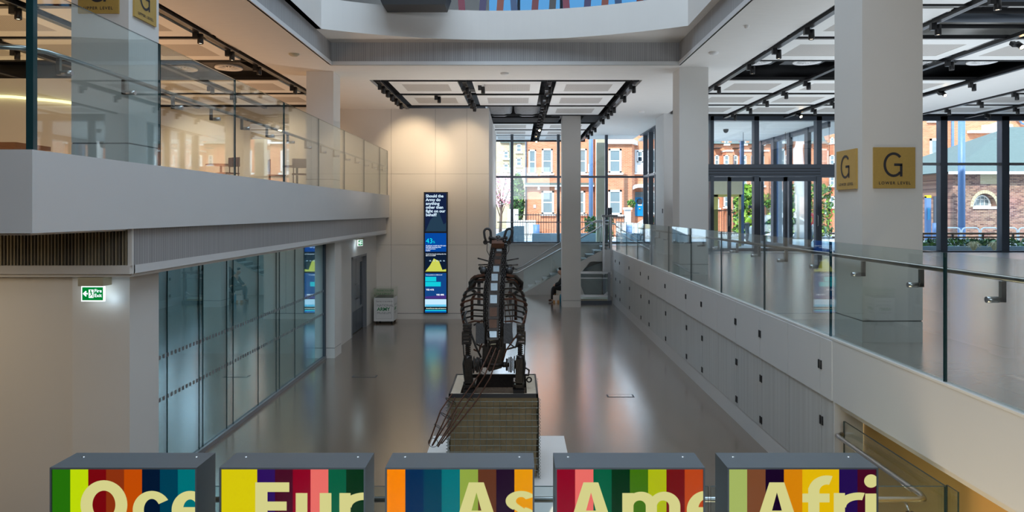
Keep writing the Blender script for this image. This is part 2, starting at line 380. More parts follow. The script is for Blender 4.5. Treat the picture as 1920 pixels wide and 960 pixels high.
def glyphs(items):
    """bold grotesque letters; units px, y down, baseline 991, cap top 905, x top 925; returns polygons"""
    P = []
    def rect(a,b,c,d): P.append([(a,c),(b,c),(b,d),(a,d)])
    def ring(cx,cy,rx,ry,ix,iy,a0=0,a1=360,n=44,icx=0):
        for i in range(n):
            t0=math.radians(a0+(a1-a0)*i/n); t1=math.radians(a0+(a1-a0)*(i+1)/n)
            P.append([(cx+rx*math.cos(t0),cy-ry*math.sin(t0)),(cx+rx*math.cos(t1),cy-ry*math.sin(t1)),(cx+icx+ix*math.cos(t1),cy-iy*math.sin(t1)),(cx+icx+ix*math.cos(t0),cy-iy*math.sin(t0))])
    B=991; X=925
    for ch,x in items:
        if ch=='O': ring(x+44,947,44,46,21.5,26.5)
        if ch=='E': rect(x,x+23,905,B); rect(x+23,x+64,905,923); rect(x+23,x+59,941,958); rect(x+23,x+65,B-18,B)
        if ch=='c': ring(x+36,957,36,36,15,21,32,328)
        if ch=='e': ring(x+35,957,35,36,13.5,20,0,325); rect(x+16,x+70,951.5,964)
        if ch=='u': rect(x,x+22,X,970); rect(x+45,x+67,X,B); ring(x+33,966,33,27,11.5,12,180,360)
        if ch=='r': rect(x,x+21,X,B); ring(x+47,952,47-4,28,24,14,75,180)
        if ch=='A':
            P.append([(x+28,905),(x+56,905),(x+84,B),(x+60,B),(x+42.5,924),(x+42,924)]); P[-1]=[(x+28,905),(x+42.3,905),(x+42.3,924),(x+24,B),(x,B)]
            P.append([(x+42.3,905),(x+56,905),(x+84.5,B),(x+60.5,B),(x+42.3,924)]); rect(x+22,x+62,958,974)
        if ch=='s': ring(x+31,940,29,19,9.5,7.5,25,240,30); ring(x+31,972,29,21,9.5,8,-150,75,30); P.append([(x+9,949),(x+25,946),(x+52,964),(x+36,968)])
        if ch=='m':
            rect(x,x+21,X,B); rect(x+44,x+65,950,B); rect(x+88,x+109,950,B)
            ring(x+35,950,30,27.5,11.5,11,0,168,26,-2.5); ring(x+79,950,30,27.5,11.5,11,0,168,26,-2.5)
        if ch=='f': rect(x+11,x+32,915,B); rect(x,x+51,926,942.5); ring(x+46,922,35,30,14,13,72,180)
        if ch=='i': rect(x,x+22,926,B); ring(x+11,902.5,13,12.5,.01,.01)
    return P
def tag(o, label, cat, group=None, kind=None):
    if label: o['label'] = label
    if cat: o['category'] = cat
    if group: o['group'] = group
    if kind: o['kind'] = kind
    return o
def thing(name, loc, label, cat, group=None):
    o = bpy.data.objects.new(name, None); COL.objects.link(o); o.location = loc; o.empty_display_size = .1
    return tag(o, label, cat, group)
def struct(mb, name, **k):
    o = mb.build(name, **k); o['kind'] = 'structure'; return o
def kids(o): return [c for c in bpy.data.objects if c.parent == o]
def copy_tree(o, parent=None, top=True):
    c = o.copy(); COL.objects.link(c); c.parent = parent
    for ch in kids(o): copy_tree(ch, c, False)
    return c
def one(mb, name, label, cat, group=None, bevel=0):
    return tag(mb.build(name, bevel=bevel), label, cat, group)
def skinned(name, pts, edges, rad, m, parent=None, sub=2):
    me = bpy.data.meshes.new(name); me.from_pydata([Vector(p) for p in pts], edges, [])
    o = bpy.data.objects.new(name, me); COL.objects.link(o)
    md = o.modifiers.new('skin', 'SKIN'); md.use_smooth_shade = True
    for i, r in enumerate(rad):
        sv = me.skin_vertices[0].data[i]; sv.radius = (r, r) if not isinstance(r, tuple) else r
    me.skin_vertices[0].data[0].use_root = True
    o.modifiers.new('sub', 'SUBSURF').levels = sub; o.modifiers['sub'].render_levels = sub
    dg = bpy.context.evaluated_depsgraph_get(); nm = bpy.data.meshes.new_from_object(o.evaluated_get(dg))
    bpy.data.objects.remove(o); nm.name = name
    nm.materials.clear(); nm.materials.append(m)
    for p in nm.polygons: p.use_smooth = True; p.material_index = 0
    o = bpy.data.objects.new(name, nm); COL.objects.link(o)
    if parent:
        off = Vector((0,0,0)); q = parent
        while q: off += q.location; q = q.parent
        o.parent = parent; o.location = -off
    return o
# ------------------------------------------------------------------ the setting
ZC = 6.66          # plaster ceiling
ZP = 1.98          # raised platform on the right
ZU = 3.92          # upper floor on the left
YG = 24.0          # right facade
YB = 29.0          # back window
# floors
struct(MB().box(-18, 3.66, 5.72, 25.3, -.25, 0, M['floor']).box(-18, 3.95, 25.3, 29.2, -.25, 0, M['floor']), 'floor')
struct(MB().box(3.60, 24, 7.62, YG, ZP-.3, ZP, M['pfloor']).box(3.60, 5.35, YG, YB, ZP-.3, ZP, M['pfloor'])
       .box(3.60, 24, -6, 7.62, ZP-.3, ZP, M['pfloor']), 'floor')
struct(MB().box(-18, -4.11, 5.80, 21.65, 3.24, ZU, M['pfloor']), 'floor')
struct(MB().box(-4.2, 3.53, -6, 2.4, 1.5, 1.8, M['floor']), 'floor')
struct(MB().box(-18.1, 24.1, -6.1, 7.7, -3.2, -3.0, M['floor']), 'floor')
struct(MB().box(-18.1, -4.2, -6.1, 2.4, 1.5, 1.8, M['floor']), 'floor')
struct(MB().box(-18, 3.53, 5.70, 5.74, -3, -.25, M['plaster']), 'trim_5')

# right platform wall: fascia strip that runs on towards the viewer, cupboards below it
struct(MB().box(3.53, 3.60, -6, 25.35, 1.28, 1.965, M['fascia']).box(3.525, 3.60, -6, 25.35, 1.965, 1.985, M['white']), 'trim_1')
struct(MB().box(3.54, 3.60, 7.62, 25.35, 0, .27, M['fascia']), 'baseboard_right')
struct(MB().box(3.60, 3.66, 7.62, 25.35, 0, ZP-.3, M['plaster']).box(3.78, 3.84, 25.35, YB, 0, ZP-.3, M['wallboard']).box(3.60, 3.84, 25.30, 25.36, 0, ZP-.3, M['wallboard']).box(3.53, 3.85, 7.60, 7.62, 0, 1.28, M['fascia']), 'wall_right')
struct(MB().box(3.86, 3.92, -3, 7.62, -3, 1.28, M['ochre']), 'wall_stair')
struct(MB().box(3.60, 3.92, -6, 7.60, 1.2, 1.28, M['plaster']), 'ceiling')
# cupboards
seams = [25.3,24.5,23.5,22.5,21.5,20.5,19.5,18.3,17.3,16.25,15.2,14.25,13.05,12.03,11.0,9.9,8.88,7.93,7.64]
hinge_at = {24.5,23.5,21.5,19.5,18.3,16.25,14.25,13.05,11.0,9.9,7.93}
ordn = ['first','second','third','fourth','fifth','sixth','seventh','eighth','ninth','tenth','eleventh','twelfth']
nC = 9
for k in range(nC):
    ya, ym, yb = seams[2*k], seams[2*k+1], seams[2*k+2]
    n = nC-1-k
    lab = ('grey veneered wall cupboard right beside the ochre stair opening' if n == 0 else
           'grey veneered wall cupboard at the far end by the platform lift' if k == 0 else
           'grey veneered wall cupboard, %s along from the ochre stair opening' % ordn[n])
    t = thing('wall_cupboard', (3.57, (ya+yb)/2, .27), lab, 'cupboard', 'cupboards in the platform wall')
    MB().box(3.585, 3.60, yb+.005, ya-.005, .27, 1.28, M['seam']).build('carcass', t)
    for (a, b) in ((yb, ym), (ym, ya)):
        d = MB().box(3.535, 3.56, a+.004, b-.004, .272, 1.278, M['grain']).build('door', t)
        for e in (a, b):
            if e in hinge_at:
                yy = e+.028 if e == a else e-.028
                for zz in (.32+.06, .98, ):
                    MB().box(3.524, 3.536, yy-.014, yy+.014, zz-.05, zz+.05, M['black']).build('hinge', d)
# upper row of hinges sits on the fascia leaves
t = thing('fascia_leaves', (3.53, 16, 1.28), 'white upper leaves of the platform wall between the veneered cupboards and the glass', 'panelling')
for k in range(len(seams)-1):
    a, b = seams[k+1], seams[k]
    lf = MB().box(3.518, 3.53, a+.004, b-.004, 1.282, 1.95, M['fascia']).build('leaf', t)
    for e in (a, b):
        if e in hinge_at:
            yy = e+.028 if e == a else e-.028
            MB().box(3.508, 3.519, yy-.014, yy+.014, 1.58, 1.68, M['black']).build('hinge', lf)

# left: lower walls, ribbed band, slab edge
struct(MB().box(-18, -4.90, 7.62, 7.72, -3, 2.83, M['wallboard']), 'wall_front')
struct(MB().box(-18, -4.9, 5.6, 5.74, -3, -.0, M['wallboard']), 'trim_6')
MBx = MB()
MBx.box(-18, -4.14, 5.70, 5.80, 3.22, ZU, M['fascia']).box(-4.14, -4.05, 5.70, 21.62, 3.22, ZU, M['fascia'])
MBx.box(-18, -4.14, 5.8, 21.62, 3.20, 3.24, M['soffit'])
struct(MBx, 'trim_2')
struct(MB().box(-4.14, -4.10, 7.26, 21.3, 2.83, 3.22, M['rib_y']).box(-4.30, -4.10, 7.30, 21.3, 2.74, 2.83, M['fascia'])
       .box(-18, -4.10, 7.22, 7.32, 2.74, 2.83, M['wallboard']).box(-4.13, -4.085, 7.235, 7.27, 2.83, 3.22, M['wallboard']), 'trim_3')
lv = MB()
x = -4.15
while x > -9.5:
    lv.box(x-.012, x, 7.25, 7.30, 2.83, 3.22, M['louvre_l'] if random.random() < .5 else M['louvre']); x -= .036
lv.box(-18, -4.14, 7.31, 7.33, 2.83, 3.22, M['black'])
one(lv, 'air_grille', 'brown vertical slatted grille band above the near fire exit sign', 'grille')
struct(MB().box(-18, -4.14, 7.33, 21.62, 2.70, 2.83, M['soffit']), 'ceiling')
# lower left wall beyond the partition, with the door opening
struct(MB().box(-4.60, -4.47, 16.45, 18.4, 0, 2.74, M['wallboard']).box(-4.60, -4.47, 20.2, 21.65, 0, 2.74, M['wallboard'])
       .box(-4.60, -4.47, 18.4, 20.2, 2.17, 2.74, M['wallboard']), 'wall_left')
# room behind the partition
struct(MB().box(-9, -8.9, 7.7, 16.4, 0, 2.74, M['gback']).box(-9, -4.6, 16.35, 16.45, 0, 2.74, M['gback']), 'wall_room')
# back wall with the display, returns to the window
struct(MB().box(-18, -5.6, 21.65, 21.75, 0, 7.3, M['wallboard']).box(-5.6, -.90, 21.65, 21.75, 0, ZC+.02, M['wallboard']).box(-1.0, -.90, 21.75, YB, 0, ZC+.02, M['plaster']), 'wall_back')
sm = MB()
for x in (-4.0, -2.6, -1.6): sm.box(x-.003, x+.003, 21.645, 21.65, .17, ZC, M['seam'])
for z in (2.35, 4.6): sm.box(-4.4, -.9, 21.645, 21.65, z-.003, z+.003, M['seam'])
struct(sm, 'trim_7')
struct(MB().box(-4.45, -.89, 21.62, 21.65, 0, .17, M['wallboard']).box(-4.45, -.89, 21.625, 21.65, .17, .185, M['seam']), 'baseboard_back')
# wall below the back window, sill, and the outer shell
struct(MB().box(-1.0, 3.95, YB, YB+.15, 0, 2.02, M['wallboard']).box(-1.0, 5.5, YB-.12, YB+.15, 2.02, 2.06, M['white']), 'wall_window')
struct(MB().box(-18.1, -18, -6, 22, -3, 12.8, M['wallboard']), 'wall_far_left')
struct(MB().box(24, 24.1, -6, YG+.2, 0, 12.8, M['wallboard']), 'wall_far_right')
struct(MB().box(-18.1, 24.1, -6.1, -6, -3, 12.8, M['wallboard']), 'wall_rear')
struct(MB().box(-18.1, 24.1, -6.1, YG+.3, 12.8, 12.95, M['plaster']), 'ceiling')
struct(MB().box(-18.1, -.9, 21.7, 21.8, 7.2, 12.8, M['wallboard']), 'wall_upper')

# plaster ceiling with the atrium opening (x -4.14..3.60, y up to 15.17)
cb = MB()
def slab(x0, x1, y0, y1): cb.box(x0, x1, y0, y1, ZC, ZC+.08, M['soffit'])
slab(-5.6, -4.14, -6, 15.17); slab(3.60, 5.0, -6, 15.17); slab(-5.6, 5.0, 15.17, 16.9)
slab(-5.6, -3.67, 16.9, 21.65); slab(3.10, 5.0, 16.9, 24.0); slab(3.10, 5.2, 24.0, 30.7)
slab(11.5, 13.4, -6, YG)
struct(cb, 'ceiling')
# black services void over the ceiling
vb = MB()
for (x0,x1,y0,y1) in ((-18,-5.6,-6,21.65),(5.0,24,-6,YG),(-3.67,3.10,16.9,31.2),(5.0,5.6,YG,YB)):
    vb.box(x0, x1, y0, y1, 7.30, 7.36, M['void'])
vb.box(-5.66,-5.6,-6,21.65,ZC+.08,7.3,M['void']).box(5.0,5.06,-6,YG,ZC+.08,7.3,M['void']).box(-3.73,-3.67,16.84,31.2,ZC+.08,7.3,M['void'])
vb.box(3.10,3.16,16.84,31.2,ZC+.08,7.3,M['void']).box(-3.73,3.16,16.84,16.9,ZC+.08,7.3,M['void']).box(-3.7,3.1,31.2,31.26,6.6,7.3,M['void'])
struct(vb, 'ceiling')
# slab over everything, ribbed liner of the atrium opening, soffit and curved upper fascia
struct(MB().box(-4.14, 3.60, 15.17, 15.22, 6.74, 7.16, M['rib_x']).box(-4.19, -4.14, -6, 15.17, 6.74, 7.16, M['rib_y'])
       .box(3.60, 3.65, -6, 15.17, 6.74, 7.16, M['rib_y'])
       .box(-4.17, 3.63, 15.15, 15.20, ZC, 6.74, M['fascia']).box(-4.17, -4.12, -6, 15.17, ZC, 6.74, M['fascia']).box(3.58, 3.63, -6, 15.17, ZC, 6.74, M['fascia']), 'trim_4')
cv = []
for i in range(41):
    t = i/40; x = -4.03+t*(3.45+4.03)
    y0 = 14.03+(13.8-14.03)*t; cv.append((x, y0+1.02*(1-(2*t-1)**2)))
sb = MB()
pts = [(-4.03,-6)]+cv+[(3.45,-6)]
outer = [(-18,-6)]+[(-18,16)]+[(24,16),(24,-6)]
# underside and top ring built as strips
n = len(pts)
for z in (7.16, 7.72):
    vs=[]; fs=[]
    for (x,y) in pts:
        vs.append((x,y,z)); f=(x+4.03)/7.48
        vs.append((-18 if x <= -4.03 else (24 if x >= 3.449 else x), y if y < 0 else 15.9, z))
    for i in range(n-1): fs.append((2*i,2*i+1,2*i+3,2*i+2))
    sb.add(vs, fs, M['soffit'])
sb.add([(-4.03,-6,7.16),(-4.03,14.03,7.16),(-18,15.9,7.16),(-18,-6,7.16)], [(0,1,2,3)], M['soffit'])
struct(sb, 'ceiling')
fb = MB(); vs=[]; fs=[]
for (x,y) in pts: vs += [(x,y,7.16),(x,y,7.80)]
for i in range(n-1): fs.append((2*i,2*i+1,2*i+3,2*i+2))
fb.add(vs, fs, M['plaster'])
vs=[]
for i,(x,y) in enumerate(pts):
    vs += [(x,y,7.80),((x-.1 if x<=-4.03 else (x+.1 if x>=3.449 else x)), y+(.1 if y>0 else 0),7.80)]
fb.add(vs, fs, M['plaster'])
struct(fb, 'trim_8')
struct(MB().box(-18, 24, 15.9, YG, 7.4, 7.72, M['plaster']).box(-5.6,5.6,YG,31.2,7.4,7.5,M['plaster']).box(-18,-4.2,-6,15.9,7.4,7.72,M['plaster']).box(3.65,24,-6,15.9,7.4,7.72,M['plaster']), 'ceiling')

# columns
def column(x0, x1, y0, y1, z0, z1, label, group=None):
    t = thing('column', ((x0+x1)/2, (y0+y1)/2, z0), label, 'column', group)
    MB().box(x0, x1, y0, y1, z0+.24, z1, M['plaster']).build('shaft', t)
    MB().box(x0+.008, x1-.008, y0+.008, y1-.008, z0+.225, z0+.24, M['seam']).build('shadow_gap', t)
    MB().box(x0, x1, y0, y1, z0, z0+.225, M['plaster']).build('base', t)
    return t
column(3.745, 4.40, 7.41, 8.06, ZP, ZC, 'large white square column carrying the two lower level signs')
column(3.655, 4.31, 15.40, 16.05, ZP, ZC, 'white square column behind the glass balustrade, left of the entrance doors')
column(-4.90, -4.27, 7.50, 8.13, ZU, ZC, 'white square column carrying the two upper level signs')
column(-4.90, -4.27, 15.85, 16.45, ZU, ZC, 'white square column on the upper left floor nearest the tall display wall')
column(-4.90, -4.27, 7.52, 8.13, 0, 2.74, 'white square column beside the near fire exit sign at ground level')
column(-4.90, -4.24, 15.85, 16.45, 0, 2.74, 'white square column at the far end of the glass partition')
t = column(1.60, 2.26, 24.3, 24.95, 0, ZC+.64, 'slim white full height column standing alone in front of the stairs')
struct(MB().box(4.85, 5.5, 22.6, 23.95, ZP, ZC+.6, M['fascia']), 'wall_pier')
one(MB().box(4.837, 4.85, 22.75, 22.83, 3.35, 3.5, M['black']), 'wall_switch', 'small black switch plate on the white pier by the side window', 'switch')

# ------------------------------------------------------------------ glazing
def mull(mb, x0, x1, y0, y1, z0, z1): mb.box(x0, x1, y0, y1, z0, z1, M['frame'])
ZT = 7.25
# back window
wt = MB()
for px in (960, 1047, 1137): 
    x = (px-VX)*YB/FX; wt.box(x-.06, x+.06, YB-.05, YB+.12, 2.06, ZT, M['frame'])
wt.box(-.92, 5.35, YB-.03, YB+.1, 4.84, 4.92, M['frame']).box(-.92, 5.35, YB-.03, YB+.1, ZT-.06, ZT, M['frame']).box(-.92,5.35,YB-.03,YB+.1,2.06,2.12,M['frame'])
wf = struct(wt, 'window_1')
MB().box(-.9, 5.35, YB+.03, YB+.045, 2.1, ZT, M['gl_win'], M['gedge'], 'y').build('window_pane', wf)
# side window
wt = MB()
for y in (24.1, 25.3, 26.5, 27.7, 28.9): wt.box(5.33, 5.62, y-.05, y+.05, ZP, ZT, M['frame'])
wt.box(5.33, 5.45, YG, YB, 4.84, 4.93, M['frame_lt']).box(5.33, 5.45, YG, YB, ZP, ZP+.08, M['frame']).box(5.2,5.6,YG,YB,6.62,6.72,M['frame'])
wf = struct(wt, 'window_2')
MB().box(5.42, 5.435, YG, YB, ZP+.05, ZT, M['gl_win'], M['gedge'], 'x').build('window_pane', wf)
# entrance facade
fx = lambda px: (px-VX)*YG/FX
wt = MB()
for px, wd in ((1334,.12),(1417,.17),(1534,.18),(1572,.12),(1650,.2),(1767,.24),(1882,.26),(1998,.26),(2115,.26)):
    x = fx(px); wt.box(x-wd/2, x+wd/2, YG-.1, YG+.16, ZP, ZT, M['frame'])
wt.box(5.5, fx(1570), YG-.14, YG+.2, 4.63, 5.06, M['frame'])
for z in (4.70, 4.80, 4.90): wt.box(5.5, fx(1535), YG-.15, YG-.14, z, z+.02, M['black'])
wt.box(fx(1540), fx(1565), YG-.05, YG+.1, 4.60, 4.70, M['frame_lt']).box(fx(1565), 24, YG-.06, YG+.1, 5.03, 5.12, M['frame_lt'])
wt.box(5.4, 24, YG-.1, YG+.1, 6.60, 6.74, M['frame']).box(fx(1565), 24, YG-.06, YG+.1, ZP, ZP+.05, M['frame'])
wt.box(5.4, 24, YG-.12, YG+.1, 6.74, 7.4, M['black'])
wf = struct(wt, 'window_3')
for a, b in ((5.5, fx(1417)), (fx(1417), fx(1534)), (fx(1534), fx(1767)), (fx(1767), fx(1882)), (fx(1882), 24)):
    MB().box(a, b, YG+.02, YG+.035, 5.06 if b <= fx(1534)+.01 else ZP, 6.62, M['gl_win'], M['gedge'], 'y').build('window_pane', wf)
def glazed_door(px0, px1, y, n, lab=None):
    x0, x1 = fx(px0), fx(px1)
    m = MB()
    for (a,b,c,d) in ((x0,x0+.09,ZP+.02,4.62),(x1-.09,x1,ZP+.02,4.62),(x0,x1,4.47,4.62),(x0,x1,ZP+.02,ZP+.14)):
        m.box(a, b, y-.03, y+.03, c, d, M['frame'])
    o = struct(m, 'door_%d' % n)
    MB().box(x0+.09, x1-.09, y-.006, y+.006, ZP+.14, 4.47, M['gl_win'], M['gedge'], 'y').build('door_pane', o)
    MB().tube([(x1-.06, y-.03, 2.9),(x1-.06,y-.09,2.92),(x1-.06,y-.09,3.25),(x1-.06,y-.03,3.27)], .012, M['steel'], 6).build('door_handle', o)
glazed_door(1290, 1368, YG-.05, 2); glazed_door(1366, 1421, YG+.02, 3); glazed_door(1421, 1474, YG+.02, 4); glazed_door(1470, 1534, YG-.05, 5)
# outer lobby: side screen, outer doors, soffit with spots
struct(MB().box(5.5, 13.0, YG+.2, 31.0, 6.60, 6.70, M['soffit']), 'ceiling')
wt = MB()
for y in (25.95, 27.7, 29.4, 30.9): wt.box(10.97, 11.10, y-.15, y+.15, ZP-.1, 6.6, M['frame'])
wt.box(11.0, 11.1, YG+.2, 31, 6.4, 6.6, M['frame']).box(10.95,11.12,YG+.2,31,ZP-.1,ZP+.1,M['frame'])
wf = struct(wt, 'window_4')
MB().box(11.05, 11.065, YG+.2, 31, ZP, 6.5, M['gl_win'], M['gedge'], 'x').build('window_pane', wf)
xo = lambda px: (px-VX)*31/FX
wt = MB()
for px, wd in ((1391,.14),(1463,.32)): wt.box(xo(px)-wd/2, xo(px)+wd/2, 30.9, 31.1, ZP-.1, 6.6, M['pole'] if px==1391 else M['stone'])
wt.box(xo(1452)-.12, xo(1452)+.12, 30.88, 31.1, ZP-.1, 6.6, M['pole'])
struct(wt, 'trim_9')
t = thing('outer_door_frame', (xo(1362), 30, ZP-.1), 'olive yellow framed glass door of the outer lobby', 'door')
for i, (a, b) in enumerate(((1329,1342),(1342,1389))):
    a, b = (a-VX)*30/FX, (b-VX)*30/FX
    MB().box(a, a+.09, 29.95, 30.05, ZP-.1, 4.15, M['yellowframe']).box(b-.09, b, 29.95, 30.05, ZP-.1, 4.15, M['yellowframe']).box(a, b, 29.95, 30.05, 4.05, 4.16, M['yellowframe']).build('frame', t)
MB().box((1342-VX)*30/FX, (1389-VX)*30/FX, 29.99, 30.0, ZP, 4.05, M['gl_win'], M['gedge'], 'y').build('pane', t)
one(MB().box((1322-VX)*30/FX, (1391-VX)*30/FX, 29.9, 30.1, 4.16, 4.75, M['beige']), 'door_header', 'dull beige header box above the yellow framed outer lobby door', 'panel')
# upper windows seen past the curved fascia
wt = MB()
for i in range(21): wt.box(-12+i*1.5, -11.9+i*1.5, YG+.0, YG+.12, 7.72, 12.8, M['frame'])
wt.box(-8, 24, YG, YG+.1, 10.0, 10.1, M['frame'])
wf = struct(wt, 'window_5')
MB().box(-18, 24, YG+.05, YG+.06, 7.72, 12.8, M['gl_blue'], M['gedge'], 'y').build('window_pane', wf)

# ------------------------------------------------------------------ balustrades
def bracket(mb, x, y, z, s):     # L bracket from the glass (x) to the rail (x+s*.1), z = rail underside
    mb.cyl((x-.015*s, y, z-.14), (x+.075*s, y, z-.14), .024, M['steel'], 12)
    mb.box(min(x+.06*s,x+.125*s), max(x+.06*s,x+.125*s), y-.016, y+.016, z-.158, z-.122, M['steel_dk'])
    mb.box(min(x+.09*s,x+.125*s), max(x+.09*s,x+.125*s), y-.016, y+.016, z-.15, z, M['steel_dk'])
def balustrade(name, label, x, joints, z0, z1, zr, s, extra=None):
    t = thing(name, (x, (joints[0]+joints[-1])/2, z0), label, 'balustrade')
    for a, b in zip(joints[:-1], joints[1:]):
        MB().box(x-.012, x+.012, a+.008, b-.008, z0, z1, M['gl'], M['gedge'], 'x').build('glass_panel', t)
        for q in (.25, .75):
            y = a+(b-a)*q; m = MB(); bracket(m, x, y, zr-.025, s); m.build('rail_bracket', t)
    return t
jr = [-2.6,-.5,1.55,3.6]+[5.68+2.075*k for k in range(10)]
jr[-1] = 24.5
t = balustrade('glass_balustrade', 'long frameless glass balustrade along the edge of the raised platform', 3.56, jr, ZP, 3.06, 2.90, 1)
MB().tube([(3.675, -2.6, 2.90), (3.675, 24.5, 2.90), (3.675, 25.6, 2.90)], .022, M['steel_dk'], 12).build('handrail', t)
jl = [5.72]+[7.78+2.075*k for k in range(7)]+[21.45]
t = balustrade('glass_balustrade', 'tall frameless glass balustrade around the upper left floor', -4.08, jl, ZU, 5.31, 4.83, -1)
MB().tube([(-12, 5.90, 4.83), (-4.55, 5.90, 4.83), (-4.32, 5.95, 4.83), (-4.22, 6.1, 4.83), (-4.195, 6.4, 4.83), (-4.195, 21.4, 4.83)], .024, M['steel'], 12).build('handrail', t)
xx = [-4.10, -6.2, -8.3, -10.4, -12.5]
for a, b in zip(xx[1:], xx[:-1]):
    MB().box(a+.008, b-.008, 5.73, 5.754, ZU, 5.31, M['gl'], M['gedge'], 'y').build('glass_panel', t)
MB().box(-4.11, -4.05, 5.71, 5.76, ZU, 5.31, M['gedge']).build('corner_edge', t)
# stairwell balustrade just beyond the light boxes
t = thing('stairwell_balustrade', (0, 5.72, 0), 'glass balustrade with steel rail around the stairwell behind the light boxes', 'balustrade')
for a, b in ((-3.85,-2.3),(-2.28,-.35),(-.33,1.6),(1.62,3.59)):
    MB().box(a, b, 5.71, 5.73, -.2, 1.10, M['gl'], M['gedge'], 'y').build('glass_panel', t)
MB().box(3.58, 3.60, 5.73, 7.5, -.2, 1.10, M['gl'], M['gedge'], 'x').build('glass_panel', t)
MB().box(3.61, 3.625, 5.6, 5.75, -.2, 1.10, M['gl'], M['gedge'], 'x').build('glass_panel', t)
MB().tube([(-3.8, 5.80, .955), (3.40, 5.80, .955), (3.465, 5.82, .955), (3.49, 5.90, .955), (3.49, 7.35, .955), (3.50,7.46,.955), (3.55,7.5,.955), (3.58,7.5,.955)], .024, M['steel'], 12).build('handrail', t)
for x in (-3.6,-2.6,-1.6,-.6,.07,1.0,2.0,3.3): MB().cyl((x,5.74,.86),(x,5.80,.93),.012,M['steel'],8).box(x-.03,x+.03,5.73,5.75,.80,.88,M['black']).build('rail_bracket', t)
for y in (6.2, 7.1): MB().cyl((3.58,y,.86),(3.49,y,.93),.012,M['steel'],8).build('rail_bracket', t)

# glass partition on the lower left
t = thing('glass_partition', (-4.48, 12, 0), 'tall bluish reflective glass partition wall along the lower left', 'partition')
px = [298,312,372,379,424,436,483,517,523,552,602]
ys = [4.48*FX/(VX-p) for p in px]
ys[0] = 8.13; ys[-1] = 15.85
for a, b in zip(ys[:-1], ys[1:]):
    MB().box(-4.49, -4.47, a+.006, b-.006, .06, 2.70, M['gl_part'], M['gedge'], 'x').build('glass_pane', t)
for y in ys[1:-1]: MB().box(-4.492, -4.464, y-.005, y+.005, .06, 2.70, M['gedge']).build('pane_joint', t)
dm = MB()
y = 8.2
while y < 15.7:
    for z in (1.02, 1.55): dm.box(-4.468, -4.466, y, y+.05, z, z+.05, M['frame_lt'])
    y += .10
dm.build('manifestation_dots', t)
MB().box(-4.53, -4.43, 8.13, 15.85, 0, .06, M['frame_lt']).build('floor_track', t)
MB().box(-4.53, -4.44, 15.78, 15.85, .06, 2.70, M['frame']).build('end_post', t)
# ------------------------------------------------------------------ ceiling equipment
def make_panel():
    t = thing('ceiling_panel', (0,0,0), 'p', 'ceiling panel')
    m = MB(); X, Y, a, b = .87, .875, .60, .50
    for (x0,x1,y0,y1) in ((-X,-a,-Y,Y),(a,X,-Y,Y),(-a,a,-Y,-b),(-a,a,b,Y)): m.box(x0,x1,y0,y1,0,.04,M['panel'])
    m.build('panel_frame', t)
    MB().box(-a, a, -b, b, .006, .03, M['perf']).build('perforated_insert', t)
    return t
pproto = make_panel(); used = [False]
def panel(x, y, sx, label, group):
    o = pproto if not used[0] else copy_tree(pproto)
    used[0] = True
    o.location = (x, y, ZC+.02); o.scale = (sx, 1, 1); tag(o, label, 'ceiling panel', group)
rows_c = [(18.07,'first'),(20.15,'second'),(22.2,'third'),(26.3,'fourth'),(28.4,'fifth'),(30.3,'sixth')]
for i, (x, nm) in enumerate(((-2.38,'left'),(-.27,'middle'),(1.86,'right'))):
    for y, rn in rows_c:
        if nm == 'left' and y > 21: continue
        if nm == 'middle' and 21 < y < 25: continue
        panel(x, y, 1, 'white perforated ceiling panel, %s row of the %s bay over the hall' % (rn, nm), 'ceiling panels over the hall')
rows_s = [(9.9,'nearest'),(11.9,'second nearest'),(13.88,'third nearest'),(17.95,'fourth'),(20.0,'fifth'),(22.0,'farthest')]
for x, nm in ((6.16,'next to the white soffit'),(8.2,'second from the white soffit'),(10.32,'third from the white soffit'),(14.45,'beyond the white ceiling strip'),(16.5,'second beyond the white ceiling strip')):
    for y, rn in rows_s:
        if y < 13 and x > 8 and y > 11: continue
        if x > 12 and y < 13: continue
        if y < 10.5 and x > 7: continue
        panel(x, y, 1.02, 'perforated ceiling panel over the platform, %s row, %s' % (rn, nm), 'ceiling panels over the platform')
for x, nm in ((-6.85,'next to the plaster edge'),(-8.95,'second from the plaster edge'),(-11.0,'third from the plaster edge'),(-13.1,'fourth from the plaster edge')):
    for y, rn in rows_s:
        if y > 21.5: continue
        panel(x, min(y,20.6), 1.0, 'perforated ceiling panel over the upper floor, %s row, %s' % (rn, nm), 'ceiling panels over the upper floor')
# black cross rails
for (x0,x1,ys_,nm) in ((-3.6,3.05,(17.12,19.12,21.2,23.25,25.35,27.4,29.4),'hall'),(5.1,11.4,(10.85,12.88,14.82,16.9,18.98,21.02,23.1),'platform'),(13.4,23.5,(16.9,18.98,21.02,23.1),'far platform'),(-17.5,-5.7,(8.8,10.85,12.88,14.82,16.9,18.98,21.3),'upper floor')):
    for k, y in enumerate(ys_):
        one(MB().box(x0, x1, y-.03, y+.03, ZC+.01, ZC+.07, M['black']).box(x0, x1, y-.035, y-.03, ZC+.0, ZC+.02, M['track']), 'ceiling_rail', 'thin black rail crossing the %s ceiling, %s from the viewer' % (nm, ordn[k]), 'ceiling rail', 'cross rails in the black ceilings')
